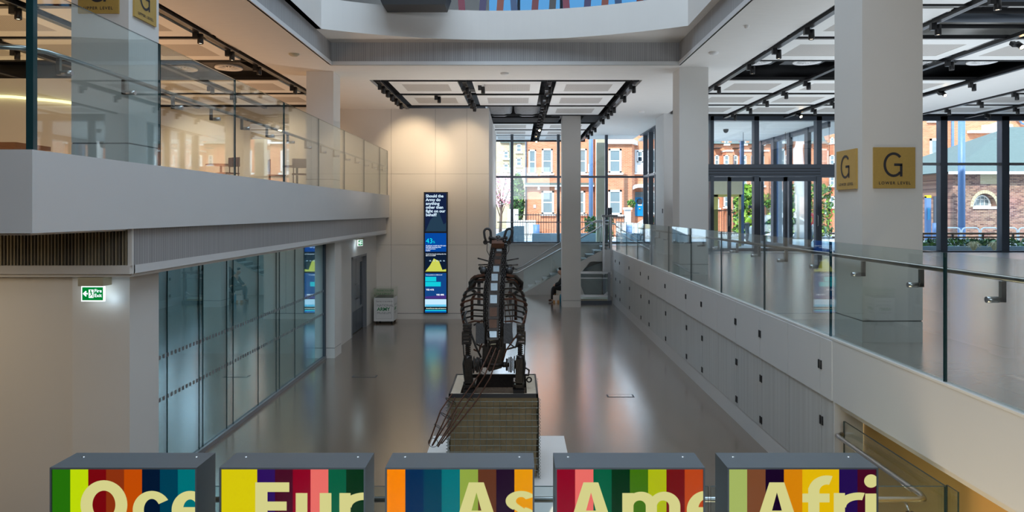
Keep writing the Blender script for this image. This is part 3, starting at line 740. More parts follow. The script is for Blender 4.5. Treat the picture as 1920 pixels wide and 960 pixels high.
# tracks
def track(x, y0, y1, label):
    m = MB().box(x-.05, x+.05, y0, y1, ZC-.03, ZC+.04, M['track']).box(x+.05, x+.06, y0, y1, ZC-.03, ZC-.02, M['frame_lt'])
    one(m, 'lighting_track', label, 'lighting track', 'lighting tracks')
for x, l in ((5.13,'black lighting track beside the white soffit over the platform'),(7.17,'black lighting track over the platform, second from the white soffit'),(9.25,'black lighting track over the platform, third from the white soffit'),(11.40,'black lighting track along the near edge of the platform ceiling strip')): track(x, 6, 23.6, l)
for x, l in ((13.5,'black lighting track along the far edge of the platform ceiling strip'),(15.5,'black lighting track farthest right over the platform')): track(x, 12, 23.6, l)
for x, l in ((-3.46,'black lighting track at the left edge of the hall ceiling'),(-1.33,'black lighting track left of centre in the hall ceiling')): track(x, 17, 21.5, l)
for x, l in ((.80,'black lighting track right of centre in the hall ceiling'),(2.93,'black lighting track at the right edge of the hall ceiling')): track(x, 17, 31, l)
for x, l in ((-5.75,'black lighting track along the plaster edge over the upper floor'),(-7.9,'black lighting track over the upper floor, second from the plaster edge'),(-10.0,'black lighting track over the upper floor, third from the plaster edge'),(-12.1,'black lighting track over the upper floor, fourth from the plaster edge')): track(x, 7, 21.4, l)
def make_spot(lit):
    t = thing('track_spotlight', (0,0,0), 's', 'spotlight')
    MB().box(-.09, .0, -.035, .035, -.12, 0, M['track']).build('mounting_arm', t)
    MB().lathe((.04,0,0), [(0.001,-.03),(.05,-.03),(.052,-.2),(.045,-.205),(.040,-.19)], M['track'], n=14).build('lamp_body', t)
    MB().lathe((.04,0,0), [(.0005,-.19),(.041,-.19)], M['lamp_on'] if lit else M['lamp_dim'], n=14).build('lamp_lens', t)
    return t
protos = {False: make_spot(False), True: make_spot(True)}; sp_used = {False:False, True:False}
def spot(x, y, label, group, lit=False, tilt=0, dz=-.031):
    o = protos[lit] if not sp_used[lit] else copy_tree(protos[lit])
    sp_used[lit] = True; o.location = (x, y, ZC+dz); o.rotation_euler = (tilt, 0, 0)
    tag(o, label, 'spotlight', group)
for x, ys_, nm in ((5.13,(12.0,13.5,15.0,17.5),'beside the white soffit'),(7.17,(10.25,11.7,16.9,18.3,19.7,21.1,22.6),'second from the white soffit'),(9.25,(14.6,20.0,21.3),'third from the white soffit'),(11.4,(17.1,19.6),'near side of the ceiling strip')):
    for k, y in enumerate(ys_): spot(x, y, 'black spotlight over the platform, %s along the track %s' % (ordn[k], nm), 'unlit spotlights over the platform')
for x, ys_, nm in ((13.5,(18.5,19.9,21.4),'far side of the ceiling strip'),(15.5,(21.2,22.5),'farthest right')):
    for k, y in enumerate(ys_): spot(x, y, 'black spotlight over the platform, %s along the track %s' % (ordn[k], nm), 'unlit spotlights over the platform')
spot(9.25, 22.5, 'glaring warm track spotlight above the entrance doors', 'lit spotlights', True, -.9)
spot(9.5, 13.05, 'glaring warm track spotlight at the right edge over the platform', 'lit spotlights', True, -.9)
spot(11.4, 18.4, 'tilted lit track spotlight right of the column with lower level signs', 'lit spotlights', True, -.9)
spot(.80, 26.0, 'small lit track spotlight in front of the back window, nearer of two', 'lit spotlights', True, -.7)
spot(.80, 30.2, 'small lit track spotlight in front of the back window, farther of two', 'lit spotlights', True, -.7)
for x, ys_, nm in ((-3.46,(17.4,18.0,18.6,19.3,20.1),'at the left edge'),(-1.33,(17.6,18.2,19.6,20.1,20.6),'left of centre'),(.80,(17.5,19.0,20.5,21.1,21.9,22.8,23.5,24.2,25.0,27.0,28.0),'right of centre'),(2.93,(17.4,18.9,20.9,21.5,22.3,23.6,26.0,27.2,28.5),'at the right edge')):
    for k, y in enumerate(ys_): spot(x, y, 'black spotlight in the hall ceiling, %s along the track %s' % (ordn[k], nm), 'unlit spotlights over the hall')
spot(-.93, 17.75, 'single black spotlight hanging in front of a hall ceiling panel', 'unlit spotlights over the hall', dz=.02)
spot(-2.25, 19.3, 'single black spotlight between the two left hall ceiling panels', 'unlit spotlights over the hall', dz=.02)
for x, ys_, nm in ((-5.75,(12.3,13.66,15.1,17.55),'along the plaster edge'),(-7.9,(10.75,14.5,17.6,19.0),'second from the plaster edge'),(-10.0,(13.6,15.6,18.2),'third from the plaster edge'),(-12.1,(16.5,19.0),'fourth from the plaster edge')):
    for k, y in enumerate(ys_): spot(x, y, 'black spotlight over the upper floor, %s along the track %s' % (ordn[k], nm), 'unlit spotlights over the upper floor')
# the lit spots' own light (warm), aimed at the back wall and the column as in the photo
for (x, y, tx, ty, tz, e) in ((-3.2,19.7,-3.25,21.65,5.2,120),(-1.6,19.9,-1.7,21.65,5.2,60),(-2.2,18.5,-2.4,21.65,3.6,85),(-7.9,19,-7.0,21.65,5.0,150),(-10,19,-10,21.65,5.0,150)):
    light('spotlight_beam', 'SPOT', (x, y, ZC-.25), e, (1,.74,.46), target=(tx,ty,tz), spot_size=1.25, spot_blend=.8, shadow_soft_size=.05)
light('spotlight_beam', 'SPOT', (-8.0, 5.2, 3.05), 90, (1,.72,.38), target=(-6.5,7.6,.6), spot_size=1.9, spot_blend=.9, shadow_soft_size=.2)
light('lower_stair_light', 'AREA', (1.3, 4.2, -1.4), 70, (1,.80,.50), target=(3.9,5.0,.6), shape='RECTANGLE', size=1.5, size_y=3.5)
# round diffusers
def make_diffuser():
    t = thing('air_diffuser', (0,0,0), 'd', 'air diffuser')
    MB().lathe((0,0,0), [(.20,.02),(.30,0),(.31,.02),(.30,.05)], M['diff'], n=28).build('ring', t)
    m = MB()
    for k in range(16):
        a = 2*PI*k/16; c, s_ = math.cos(a), math.sin(a)
        m.obox((c*.18, s_*.18, .015), (c*.10, s_*.10, 0), (-s_*.012, c*.012, 0), (0,0,.006), M['diff'])
    m.build('vane', t); MB().lathe((0,0,0), [(.001,.0),(.06,.0),(.08,.03)], M['diff'], n=20).build('hub', t)
    MB().box(-.45,.45,-.45,.45,.05,.07,M['black']).build('mounting_plate', t)
    return t
dp = make_diffuser()
for i, (x, y, l) in enumerate(((5.35,15.2,'nearest the white soffit'),(6.45,15.2,'just left of the column with signs'),(9.2,15.2,'just right of the column with signs'),(10.35,15.2,'farthest right'),(-7.8,15.95,'bright one over the upper left floor'),(-6.7,15.85,'dim one over the upper left floor'),(-9.6,15.9,'farthest left over the upper floor'))):
    o = dp if i == 0 else copy_tree(dp); o.location = (x, y, ZC+.06); tag(o, 'round vaned air diffuser in the black ceiling band, '+l, 'air diffuser', 'round air diffusers')
# pipes and ducts in the open part of the right ceiling
for k, (y, z, r) in enumerate(((11.1,6.86,.07),(11.6,6.82,.05),(12.1,6.85,.09),(12.5,6.80,.04))):
    one(MB().tube([(7.4, y, z), (16, y+.1, z)], r, M['void'] if k % 2 else M['frame'], 12), 'service_pipe', 'dark service pipe in the open ceiling at top right, %s from the viewer' % ordn[k], 'pipe', 'service pipes at top right')
for k, x in enumerate((8.4, 9.9, 11.0)):
    one(MB().tube([(x, 10.9, 7.03), (x+.1, 12.7, 7.03)], .10, M['void'], 12), 'air_duct', 'dark air duct above the pipes at top right, %s from the left' % ordn[k], 'duct', 'air ducts at top right')
# slack grey flexible ducts in the hall void
for k, (x0, x1) in enumerate(((-.98,-.26),(-.02,.70))):
    m = MB()
    for i in range(9):
        y = 21.6+i*.25; n_ = 14; ring = []
        w_ = (x1-x0)/2; cx = (x0+x1)/2
        ring = [(cx+math.copysign(abs(math.cos(2*PI*j/n_))**.5, math.cos(2*PI*j/n_))*w_, y, 6.98+math.copysign(abs(math.sin(2*PI*j/n_))**.7, math.sin(2*PI*j/n_))*.20) for j in range(n_)]
        m.tube(ring, .10, M['duct'], 7, closed=True)
    m.box(x0+.1, x1-.1, 21.55, 23.7, 6.9, 7.1, M['duct'])
    one(m, 'flexible_duct', 'slack ribbed grey duct in the hall ceiling void, %s one' % ('left' if k == 0 else 'right'), 'duct', 'slack ribbed ducts')
one(MB().box(-.9, 1.5, 24.0, 25.2, 6.7, 7.2, M['void']).box(1.2, 1.55, 23.4, 24.8, 6.75, 7.1, M['frame']).box(2.3,3.0,23.4,25.2,6.7,7.2,M['void']), 'fan_coil_unit', 'black fan coil unit above the slim free standing column', 'ventilation unit')
# detectors on the plaster
for k, (px_, py_, l) in enumerate(((551,101,'on the left soffit'),(946,137,'on the soffit in the centre above the hall'),(1338,98,'on the right soffit'),(1203,209,'on the soffit left of the right column'),(1400,48,'small one high on the right soffit'))):
    y = (ZC-EYE)*FX/(VY-py_); x = (px_-VX)*y/FX; r = .04 if k == 4 else .10
    one(MB().lathe((x, y, ZC), [(r,0),(r,-.02),(r*.7,-.045),(.001,-.05)], M['beige'] if k in (0,) else M['diff'], n=20), 'smoke_detector', 'round white ceiling detector '+l, 'detector', 'ceiling detectors')
for k, (px_, l) in enumerate(((1361,'left'),(1507,'right'))):
    y = 26.5; x = (px_-VX)*y/FX
    one(MB().lathe((x, y, 6.60), [(.10,0),(.10,-.05),(.07,-.12),(.001,-.15)], M['black'], n=16), 'security_camera', 'black dome camera under the lobby soffit, %s one' % l, 'camera', 'dome cameras')
for k, (xa, xb) in enumerate(((6.0, 7.9), (9.0, 10.9))):
    t = thing('pendant_light', ((xa+xb)/2, 27.5, 5.2), 'slim linear pendant lamp hung in the lobby, %s one' % ('left' if k==0 else 'right'), 'pendant light', 'linear lobby lamps')
    MB().box(xa, xb, 27.46, 27.54, 5.15, 5.21, M['steel']).build('bar', t)
    for x in (xa+.1, xb-.1): MB().cyl((x,27.5,5.2),(x,27.5,6.6),.008,M['black'],6).build('cable', t)

# black box hung on the curved fascia and coloured fins above
one(MB().prism([(-2.85,7.85),(-2.75,7.62),(-1.48,7.62),(-1.40,7.85),(-1.40,8.4),(-2.85,8.4)], 13.9, 14.45, M['black']), 'speaker_box', 'black box hanging at the rim of the curved upper fascia', 'box')
rc = [(.25,.02,.05),(.05,.03,.12),(.30,.06,.03),(.03,.08,.20),(.20,.02,.02),(.06,.05,.05)]
for k in range(12):
    x = -1.3+k*.42; c_ = rc[k % 6]
    one(MB().bar((x,16.4,7.74),(x+(.14 if k%3 else -.12),16.55,9.6),.16,.05,mat('fin colour', c_, .4)), 'display_fin', 'slanted coloured fin above the curved fascia, %s from the left' % ordn[k], 'display', 'coloured fins above the fascia')
# gallery back wall pieces, upper left: counter and light strip
t = thing('reception_counter', (-13.5, 12.5, ZU), 'dark brown timber counter on the upper floor at the far left edge', 'counter')
MB().box(-16, -8.85, 12.0, 12.8, ZU, ZU+.62, M['wood']).build('body', t)
MB().box(-16, -8.78, 11.95, 12.85, ZU+.62, ZU+.70, M['wood']).build('worktop', t)
struct(MB().box(-18, -8.75, 14.9, 15.0, ZU, ZC-.35, M['wallboard']), 'wall_gallery')
one(MB().tube([(-13,14.85,5.98),(-11,14.85,5.90),(-9.9,14.85,5.80),(-8.8,14.85,5.62)], .03, M['strip'], 8), 'light_strip', 'glowing warm light strip on the upper floor wall at the far left', 'lamp')
def chair(x, y, rz, label):
    t = thing('cafe_chair', (0,0,0), label, 'chair', 'cafe chairs on the upper floor')
    MB().box(-.2,.2,-.2,.2,.43,.46,M['wood']).build('seat', t)
    MB().box(-.2,.2,.18,.21,.62,.86,M['wood']).build('backrest', t)
    for a in (-.17,.17):
        for b in (-.17,.19): MB().cyl((a,b,0),(a*.95,b,.86 if b>0 else .43),.014,M['wood'],8).build('leg', t)
    t.location = (x,y,ZU); t.rotation_euler = (0,0,rz); return t
for k, (x,y,r) in enumerate(((-5.6,17.6,.3),(-6.4,18.2,2.0),(-5.5,19.2,1.0),(-7.3,17.2,-.5))): chair(x,y,r,'brown wooden cafe chair behind the upper glass, %s from the balustrade' % ordn[k])
for k, (x,y) in enumerate(((-6.1,18.9),(-7.9,18.2))):
    t = thing('cafe_table', (x,y,ZU), 'round brown cafe table on the upper floor, %s the chairs' % ('among' if k==0 else 'behind'), 'table', 'cafe tables')
    MB().lathe((x,y,ZU), [(.001,.74),(.38,.74),(.38,.71),(.001,.71)], M['wood'], n=24).build('tabletop', t)
    MB().cyl((x,y,ZU+.02),(x,y,ZU+.71),.03,M['black']).build('pedestal', t); MB().lathe((x,y,ZU),[(.001,.03),(.22,.02),(.22,0),(.001,0)],M['black']).build('base', t)

# ------------------------------------------------------------------ signs
def level_sign(kind, plane, x0, x1, z0, z1, pos, label, word):
    t = thing('level_sign', ((x0+x1)/2 if plane=='y' else pos, pos if plane=='y' else (x0+x1)/2, z0), label, 'sign', 'brass level signs')
    d = .02; W = x1-x0; H = z1-z0
    if plane == 'y':
        MB().box(x0, x1, pos-d, pos, z0, z1, M['brass']).build('plate', t); P = lambda u, v: (x0+u, pos-d-.002, z0+v)
    elif plane == 'xn':      # face towards -x, reading from far to near
        MB().box(pos-d, pos, x0, x1, z0, z1, M['brass']).build('plate', t); P = lambda u, v: (pos-d-.002, x1-u, z0+v)
    else:                    # face towards +x
        MB().box(pos, pos+d, x0, x1, z0, z1, M['brass']).build('plate', t); P = lambda u, v: (pos+d+.002, x0+u, z0+v)
    # the letter G drawn as a stroked arc
    m = MB(); cx, cz, R, th = W*.475, H*.575, H*.27, H*.062
    arc = []; N_ = 40
    for i in range(N_+1):
        a = math.radians(42+(360-42-42)*i/N_); arc.append((cx+R*.80*math.cos(a), cz+R*math.sin(a)))
    end = arc[-1]; arc += []
    def stroke(pl):
        vs=[]; fs=[]
        for i,(a,b) in enumerate(pl):
            q0 = pl[max(0,i-1)]; q1 = pl[min(len(pl)-1,i+1)]; dx,dz = q1[0]-q0[0], q1[1]-q0[1]; l = math.hypot(dx,dz) or 1
            nx,nz = -dz/l*th/2, dx/l*th/2; vs += [P(a+nx,b+nz),P(a-nx,b-nz)]
        for i in range(len(pl)-1): fs.append((2*i,2*i+1,2*i+3,2*i+2))
        m.add(vs, fs, M['ink'])
    stroke(arc); xr = cx+R*.80
    stroke([(xr-th/2, cz-R-th*.3),(xr-th/2, cz+.0)]); stroke([(cx+R*.05, cz),(xr, cz)])
    m.build('letter', t)
    MB().text(word, H*.098, M['ink'], lambda a,b: P(W*.5+a, H*.095+b), bold=.001, align='CENTER', track=1.32).build('lettering', t)
level_sign('l','y',3.858,4.309,3.654,4.098,7.41,'square brass sign with a dark G on the front of the right column','LOWER LEVEL')
level_sign('l','xn',7.51,7.97,3.654,4.098,3.745,'square brass sign with a dark G on the left side of the right column','LOWER LEVEL')
level_sign('u','y',-4.815,-4.37,5.574,6.02,7.50,'square brass sign on the front of the upper left column, cut by the top edge','UPPER LEVEL')
level_sign('u','xp',7.58,8.04,5.574,6.02,-4.27,'square brass sign on the right side of the upper left column','UPPER LEVEL')
def exit_sign(kind, label):
    t = thing('fire_exit_sign', (0,0,0), label, 'exit sign', 'illuminated fire exit signs')
    MB().box(-.135,.135,-.06,.10,.165,.26,M['beige']).build('housing', t)
    MB().box(-.125,.125,-.02,.0,-.005,.165,M['exit_white']).build('light_panel', t)
    m = MB().box(-.112,.112,-.024,-.0205,.008,.150,M['exit_green'])
    g = m.build('green_face', t)
    P = lambda a,b: (a,-.0255,b); W_ = M['exit_white']
    m = MB()
    m.add([P(-.105,.08),P(-.072,.112),P(-.062,.103),P(-.075,.088),P(-.05,.088),P(-.05,.072),P(-.075,.072),P(-.062,.057),P(-.072,.048)],[(0,1,2,3),(3,4,5,6),(0,3,6),(0,6,7,8)],W_)
    m.add([P(-.040,.035),P(.012,.035),P(.012,.125),P(-.040,.125)],[(0,1,2,3)],W_)
    m.build('arrow_and_doorway', t)
    Q = lambda a,b: (a,-.027,b); m = MB(); G = M['exit_green']
    m.add([Q(-.018+.009*math.cos(i*PI/5), .113+.009*math.sin(i*PI/5)) for i in range(10)],[tuple(range(10))],G)
    def st(a,b,w_):
        dx,dz=b[0]-a[0],b[1]-a[1]; l=math.hypot(dx,dz); nx,nz=-dz/l*w_/2,dx/l*w_/2
        m.add([Q(a[0]+nx,a[1]+nz),Q(a[0]-nx,a[1]-nz),Q(b[0]-nx,b[1]-nz),Q(b[0]+nx,b[1]+nz)],[(0,1,2,3)],G)
    st((-.018,.105),(-.010,.075),.014); st((-.010,.075),(-.024,.055),.008); st((-.024,.055),(-.036,.05),.007); st((-.010,.078),(.004,.06),.008); st((.004,.06),(.002,.04),.007); st((-.02,.1),(-.034,.085),.006); st((-.014,.1),(.006,.088),.006)
    m.build('running_figure', t)
    MB().text('Fire', .052, W_, lambda a,b:(.020+a,-.0255,.094+b), bold=.0005).text('Exit', .052, W_, lambda a,b:(.020+a,-.0255,.044+b), bold=.0005).build('lettering', t)
    return t
a = exit_sign(0,'green Fire Exit sign with white arrow under a beige box on the near left wall'); a.location = (-4.575, 7.40, 2.43)
b = copy_tree(a); b.location = (-4.30, 19.0, 2.43); b.rotation_euler = (0,0,0); tag(b,'small green exit sign above the double doors by the display wall','exit sign','illuminated fire exit signs')
a.location = ((176-VX)*7.42/FX, 7.42, EYE-(564-VY)*7.42/FX)
b.location = ((678-VX)*18.9/FX-.05, 18.9, 2.46); b.rotation_euler = (0,0,PI/2*.8)
light('exit_sign_glow', 'POINT', (-4.44, 7.43, 2.44), .22, (.65,.85,1), shadow_soft_size=.06)
light('exit_sign_glow', 'POINT', (-4.36, 18.75, 2.45), .4, (.65,.85,1), shadow_soft_size=.06)

# door in the lower left wall
dr = struct(MB().box(-4.60,-4.455,18.40,18.46,0,2.17,M['frame_lt']).box(-4.60,-4.455,20.14,20.2,0,2.17,M['frame_lt']).box(-4.60,-4.455,18.40,20.2,2.11,2.17,M['frame_lt']), 'door_1')
for k,(ya,yb) in enumerate(((18.47,19.29),(19.31,20.13))):
    m = MB().box(-4.60,-4.56,ya,yb,.62,2.10,M['frame_lt']); o = m.build('door_leaf', dr)
    MB().box(-4.565,-4.552,ya,yb,.02,.62,M['frame']).build('kick_plate', o)
    yw = ya+.12 if k==0 else yb-.34
    MB().box(-4.562,-4.553,yw,yw+.22,.70,1.95,M['pane_d']).build('vision_panel', o)
    yh = 19.2 if k==0 else 19.38
    MB().tube([(-4.555,yh,.95),(-4.50,yh,.95),(-4.50,yh,1.35),(-4.555,yh,1.35)],.012,M['steel'],8).build('pull_handle', o)

# ------------------------------------------------------------------ tall display
xA, xB, zA, zB, yF = -2.95, -2.20, .20, 4.02, 21.52
t = thing('display_column', ((xA+xB)/2, yF, zA), 'tall narrow stack of blue screens with yellow chart on the back wall', 'display')
MB().box(xA, xB, yF, 21.64, zA, zB, M['black']).build('housing', t)
zz = lambda py: EYE-(py-VY)*yF/FX
xx_ = lambda px: (px-VX)*yF/FX
def scr(z0, z1, col_, s=.60):
    return MB().box(xA+.04, xB-.04, yF-.006, yF, z0, z1, emis('screen colour', srgb(*col_), s)).build('screen', t)
def shp(pts, col_, d=.009, nm='graphic', par=None, s=.60):
    MB().add([(xx_(a), yF-d, zz(b)) for a,b in pts],[tuple(range(len(pts)))],emis('screen graphic', srgb(*col_), s)).build(nm, par)
def txt(par, s_, px_, py_, size, col_, bold=0, sx=1, track=1.0):
    MB().text(s_, size, emis('screen text', srgb(*col_), .75), lambda a,b:(xx_(px_)+a, yF-.012, zz(py_)+b), bold=bold, track=track, sx=sx, clipx=(xx_(836.5)-xx_(px_))).build('lettering', par)
s1 = scr(zz(434), zz(362), (22,34,66))
shp([(798,434),(807,412),(815,404),(822,395),(832,421),(836.5,417),(836.5,434)], (38,62,82), par=s1)
for i, l in enumerate(('Should the','Army do','anything','other than','fight on our','behalf?')): txt(s1, l, 798.5, 370+i*7.05, .128, (205,228,245), .003)
s2 = scr(zz(472), zz(437), (8,72,160))
txt(s2, '43', 798.5, 456, .22, (20,215,235)); txt(s2, '%', 811.5, 456, .11, (20,200,220))
for i, l in enumerate(('of visitors would use this space','still fully knowing what','would prevent','loyalty')): txt(s2, l, 798.5, 461.5+i*3.0, .052, (220,235,250), .001)
s3 = scr(zz(509), zz(473), (16,30,52))
shp([(797.5,509),(806,498),(813.5,484.5),(818,487),(823,489),(829.5,506),(836.5,504.5),(836.5,509)], (205,212,90), par=s3)
for i, l in enumerate(('Should the Army do anything other than','fight on our behalf?')): txt(s3, l, 798.5, 477+i*3, .040, (230,240,250), .001)
for i in range(5): txt(s3, ('0','1','2','3','4')[i]+'%', 805+i*6.4, 490, .05, (180,215,235), .001)
s4 = scr(zz(560), zz(512), (20,70,135))
shp([(797.5,519),(818,519),(818,527.5),(797.5,527.5)], (20,205,220), par=s4); shp([(797.5,528.5),(826.5,528.5),(826.5,537),(797.5,537)], (20,205,220), par=s4)
txt(s4, 'YES 41%', 799, 544.5, .07, (235,240,250), .002); txt(s4, 'YES 48%', 818, 554, .07, (235,240,250), .002)
txt(s4, 'Army questions on defence and', 798.5, 516, .04, (220,235,250), .001)
shp([(797.5,556),(836.5,553),(836.5,560),(797.5,560)], (70,50,130), par=s4)
s5 = scr(zz(575), zz(561), (185,220,245), .7)
shp([(797.5,571),(836.5,571),(836.5,575),(797.5,575)], (100,200,240), par=s5)
s6 = scr(zz(580), zz(576), (10,14,24)); txt(s6, 'Armed forces today and tomorrow  22.', 799, 579, .045, (230,240,220), .001)
s7 = scr(zz(586), zz(580.7), (10,95,180)); shp([(797.5,581),(836.5,581),(836.5,583),(797.5,583)], (30,210,225), par=s7)
#light('display_glow', 'AREA', (-2.57, 21.3, 1.6), 10, (.45,.65,1), target=(-2.57,17,0), shape='RECTANGLE', size=.6, size_y=2.6)

# donation box
xa, xb, ya, yb = -4.36, -3.76, 20.75, 21.42
t = thing('donation_box', ((xa+xb)/2, (ya+yb)/2, 0), 'white wheeled donation box with clear lid and green lettering in the corner', 'donation box')
bd = MB().box(xa, xb, ya, yb, .07, .78, M['white']).build('cabinet', t)
MB().box(xa+.06, xb-.06, ya-.004, ya, .15, .72, M['seam']).box(xa+.064, xb-.064, ya-.006, ya, .154, .716, M['white']).build('front_panel', t)
P = lambda x0, z0: (lambda a,b: (xa+x0+a, ya-.009, z0+b))
m = MB().text('NATIONAL', .098, M['frame_lt'], P(.10,.52), sx=1.0, track=1.0); m.build('lettering', bd)
MB().text('ARMY', .145, M['green'], P(.10,.39), bold=.004).build('lettering', bd)
MB().text('MUSEUM', .098, M['frame_lt'], P(.10,.29), track=1.12).build('lettering', bd)
MB().text('Please help us to help the Museum', .035, M['ink'], P(.075,.66), bold=.0006).build('lettering', bd)
S = lambda y0, z0: (lambda a,b: (xb+.003, ya+y0+a*.9, z0+b))
MB().text('NATIONAL', .09, M['frame_lt'], S(.12,.52)).text('ARMY', .13, M['green'], S(.12,.39), bold=.004).text('MUSEUM', .09, M['frame_lt'], S(.12,.29)).build('lettering', bd)
for (x0,x1,y0,y1) in ((xa,xb,ya,ya+.008),(xa,xb,yb-.008,yb),(xa,xa+.008,ya,yb),(xb-.008,xb,ya,yb)):
    MB().box(x0,x1,y0,y1,.78,1.06,M['gl_acr']).build('acrylic_side', t)
MB().box(xa,xb,ya,yb,1.06,1.068,M['gl_acr']).build('acrylic_lid', t)
m = MB().text('THANK YOU FOR', .065, M['green'], lambda a,b:(xa+.08+a,ya-.002,.98+b)).text('YOUR SUPPORT', .065, M['green'], lambda a,b:(xa+.05+a,ya-.002,.88+b)); m.build('lid_lettering', t)
MB().box(xa+.03,xb-.03,ya+.03,yb-.03,.78,.80,M['seam']).build('money_tray', t)
for x in (xa+.07, xb-.07):
    for y in (ya+.07, yb-.07): MB().lathe((x,y,.035),[(.001,-.02),(.035,-.02),(.035,.02),(.001,.02)],M['black'],axis='x',n=14).build('caster', t)
# ------------------------------------------------------------------ crate, base plate
one(MB().box(-1.26, .70, 7.5, 10.25, 0, .035, M['white']), 'floor_plinth', 'low glossy white base plate under the mesh crate', 'plinth')
CX0, CX1, CY0, CY1, CH = -.875, .27, 8.60, 9.66, 1.09
t = thing('mesh_crate', ((CX0+CX1)/2, (CY0+CY1)/2, .035), 'square wire mesh crate lined with olive fabric, carrying the iron kangaroo', 'crate')
# cloth lining with folds
m = MB()
def clothwall(p0, p1, nrm, z0, z1):
    nu, nv = 36, 20; vs=[]; fs=[]; p0=Vector(p0); p1=Vector(p1); nrm=Vector(nrm)
    for i in range(nu+1):
        for j in range(nv+1):
            u, v = i/nu, j/nv
            d = .012*math.sin(u*19+2*math.sin(v*6))+.008*math.sin(v*23+u*5)
            if v > .93: d += .012
            vs.append(p0.lerp(p1, u)+nrm*d*(0 if j==nv else 1)+Vector((0,0,z0+(z1-z0)*v)))
    for i in range(nu):
        for j in range(nv):
            a=i*(nv+1)+j; fs.append((a,a+nv+1,a+nv+2,a+1))
    m.add(vs, fs, M['cloth'], True)
q = .03
clothwall((CX0+q,CY0+q,0),(CX1-q,CY0+q,0),(0,-1,0),.04,CH-.03); clothwall((CX1-q,CY0+q,0),(CX1-q,CY1-q,0),(1,0,0),.04,CH-.03)
clothwall((CX1-q,CY1-q,0),(CX0+q,CY1-q,0),(0,1,0),.04,CH-.03); clothwall((CX0+q,CY1-q,0),(CX0+q,CY0+q,0),(-1,0,0),.04,CH-.03)
m.build('fabric_liner', t)
MB().add([(CX0+.67,CY0+q-.018,.05),(CX0+.675,CY0+q-.022,.05),(CX0+.665,CY0+q-.022,.97),(CX0+.655,CY0+q-.018,.97)],[(0,1,2,3)],M['cloth']).box(CX0+.02,CX1-.02,CY0+.008,CY0+.018,.96,1.055,M['cloth']).build('fabric_fold', t)
w_ = MB(); s_ = .079
for face in range(4):
    z = .06
    while z < CH-.02:
        a,b = {0:((CX0,CY0),(CX1,CY0)),1:((CX1,CY0),(CX1,CY1)),2:((CX1,CY1),(CX0,CY1)),3:((CX0,CY1),(CX0,CY0))}[face]
        w_.tube([(a[0],a[1],z),(b[0],b[1],z)], .0035, M['wire'], 5, cap=False); z += s_
    L_ = CX1-CX0 if face in (0,2) else CY1-CY0; n_ = int(L_/s_)
    for i in range(n_+1):
        f = i/n_; x = a[0]+(b[0]-a[0])*f; y = a[1]+(b[1]-a[1])*f
        w_.tube([(x,y,.04),(x,y,CH-.06)], .003, M['wire'], 5, cap=False)
w_.build('wire_mesh', t)
for (x,y) in ((CX0-.008,CY0-.008),(CX1+.008,CY0-.008),(CX1+.008,CY1),(CX0-.008,CY1)):
    pts=[(x+.014*math.cos(i*1.3), y+.014*math.sin(i*1.3), .04+i*.0082) for i in range(125)]
    MB().tube(pts, .0035, M['wire'], 4, cap=False).build('coil_binder', t)
# timber rim with the dark hollow
m = MB(); b_ = .12
for (x0,x1,y0,y1) in ((CX0+.03,CX1-.03,CY0+.02,CY0+.07),(CX0+.03,CX1-.03,CY1-.07,CY1-.02),(CX0+.03,CX0+.03+b_,CY0+.07,CY1-.07),(CX1-.03-b_,CX1-.03,CY0+.07,CY1-.07)):
    m.box(x0,x1,y0,y1,CH-.02,CH+.005,M['board'])
m.build('timber_rim', t)
m = MB()
for (x0,x1,y0,y1) in ((CX0+.015,CX1-.015,CY0+.0,CY0+.02),(CX0+.015,CX1-.015,CY1-.02,CY1),(CX0+.01,CX0+.03,CY0,CY1),(CX1-.03,CX1-.01,CY0,CY1)):
    m.box(x0,x1,y0,y1,CH-.035,CH+.015,M['ink'])
m.box(CX0+.15, CX1-.15, CY1-.09, CY1-.07, CH-.20, CH+.03, M['iron'])
m.build('edge_trim', t)
MB().box(CX0+.15, CX1-.15, CY0+.07, CY1-.09, CH-.16, CH-.15, M['soil']).box(CX0+.14,CX0+.15,CY0+.07,CY1-.07,CH-.16,CH-.01,M['soil']).box(CX1-.15,CX1-.14,CY0+.07,CY1-.07,CH-.16,CH-.01,M['soil']).build('soil_tray', t)

# ------------------------------------------------------------------ scrap iron kangaroo
YK = 9.0
kk = thing('kangaroo_sculpture', (-.3, YK, CH), 'upright kangaroo sculpture welded from rusty scrap iron, seen from behind', 'sculpture')
K = lambda px, py, Y=YK: at(px, py, Y)
# spine: plated links following a lean away from the viewer towards the head
links = [(936,466,9.32,13),(934.5,477,9.29,14),(933,490,9.25,15),(930.5,505,9.20,15),(927.5,520,9.12,16),(926.5,538,9.04,17),(925.5,561,8.97,19),(925,585,8.92,20),(924.5,607,8.89,19),(924,626,8.88,16)]
for i, (px, py, Y, hw) in enumerate(links):
    c = K(px, py, Y); w2 = .046+.002*i; h2 = hw*.5*Y/FX*1.25
    tilt = .28
    up = Vector((0, -math.sin(tilt), math.cos(tilt)))*-1 if False else Vector((0, .28, .96)).normalized()
    out = Vector((0, -.96, .28)).normalized()
    l_ = MB().obox(c-out*.03, (w2*1.25,0,0), up*h2*1.08, out*.03, M['iron']).build('spine_link', kk)
    pm = M['plate_b'] if i in (1,2,7,8) else M['plate']
    MB().obox(c+out*.004, (w2*.78,0,0), up*h2*.66, out*.006, pm).build('back_plate', l_)
    MB().obox(c-up*h2*1.0+out*.012, (w2*1.15,0,0), up*.010, out*.014, M['iron']).build('plate_lip', l_)
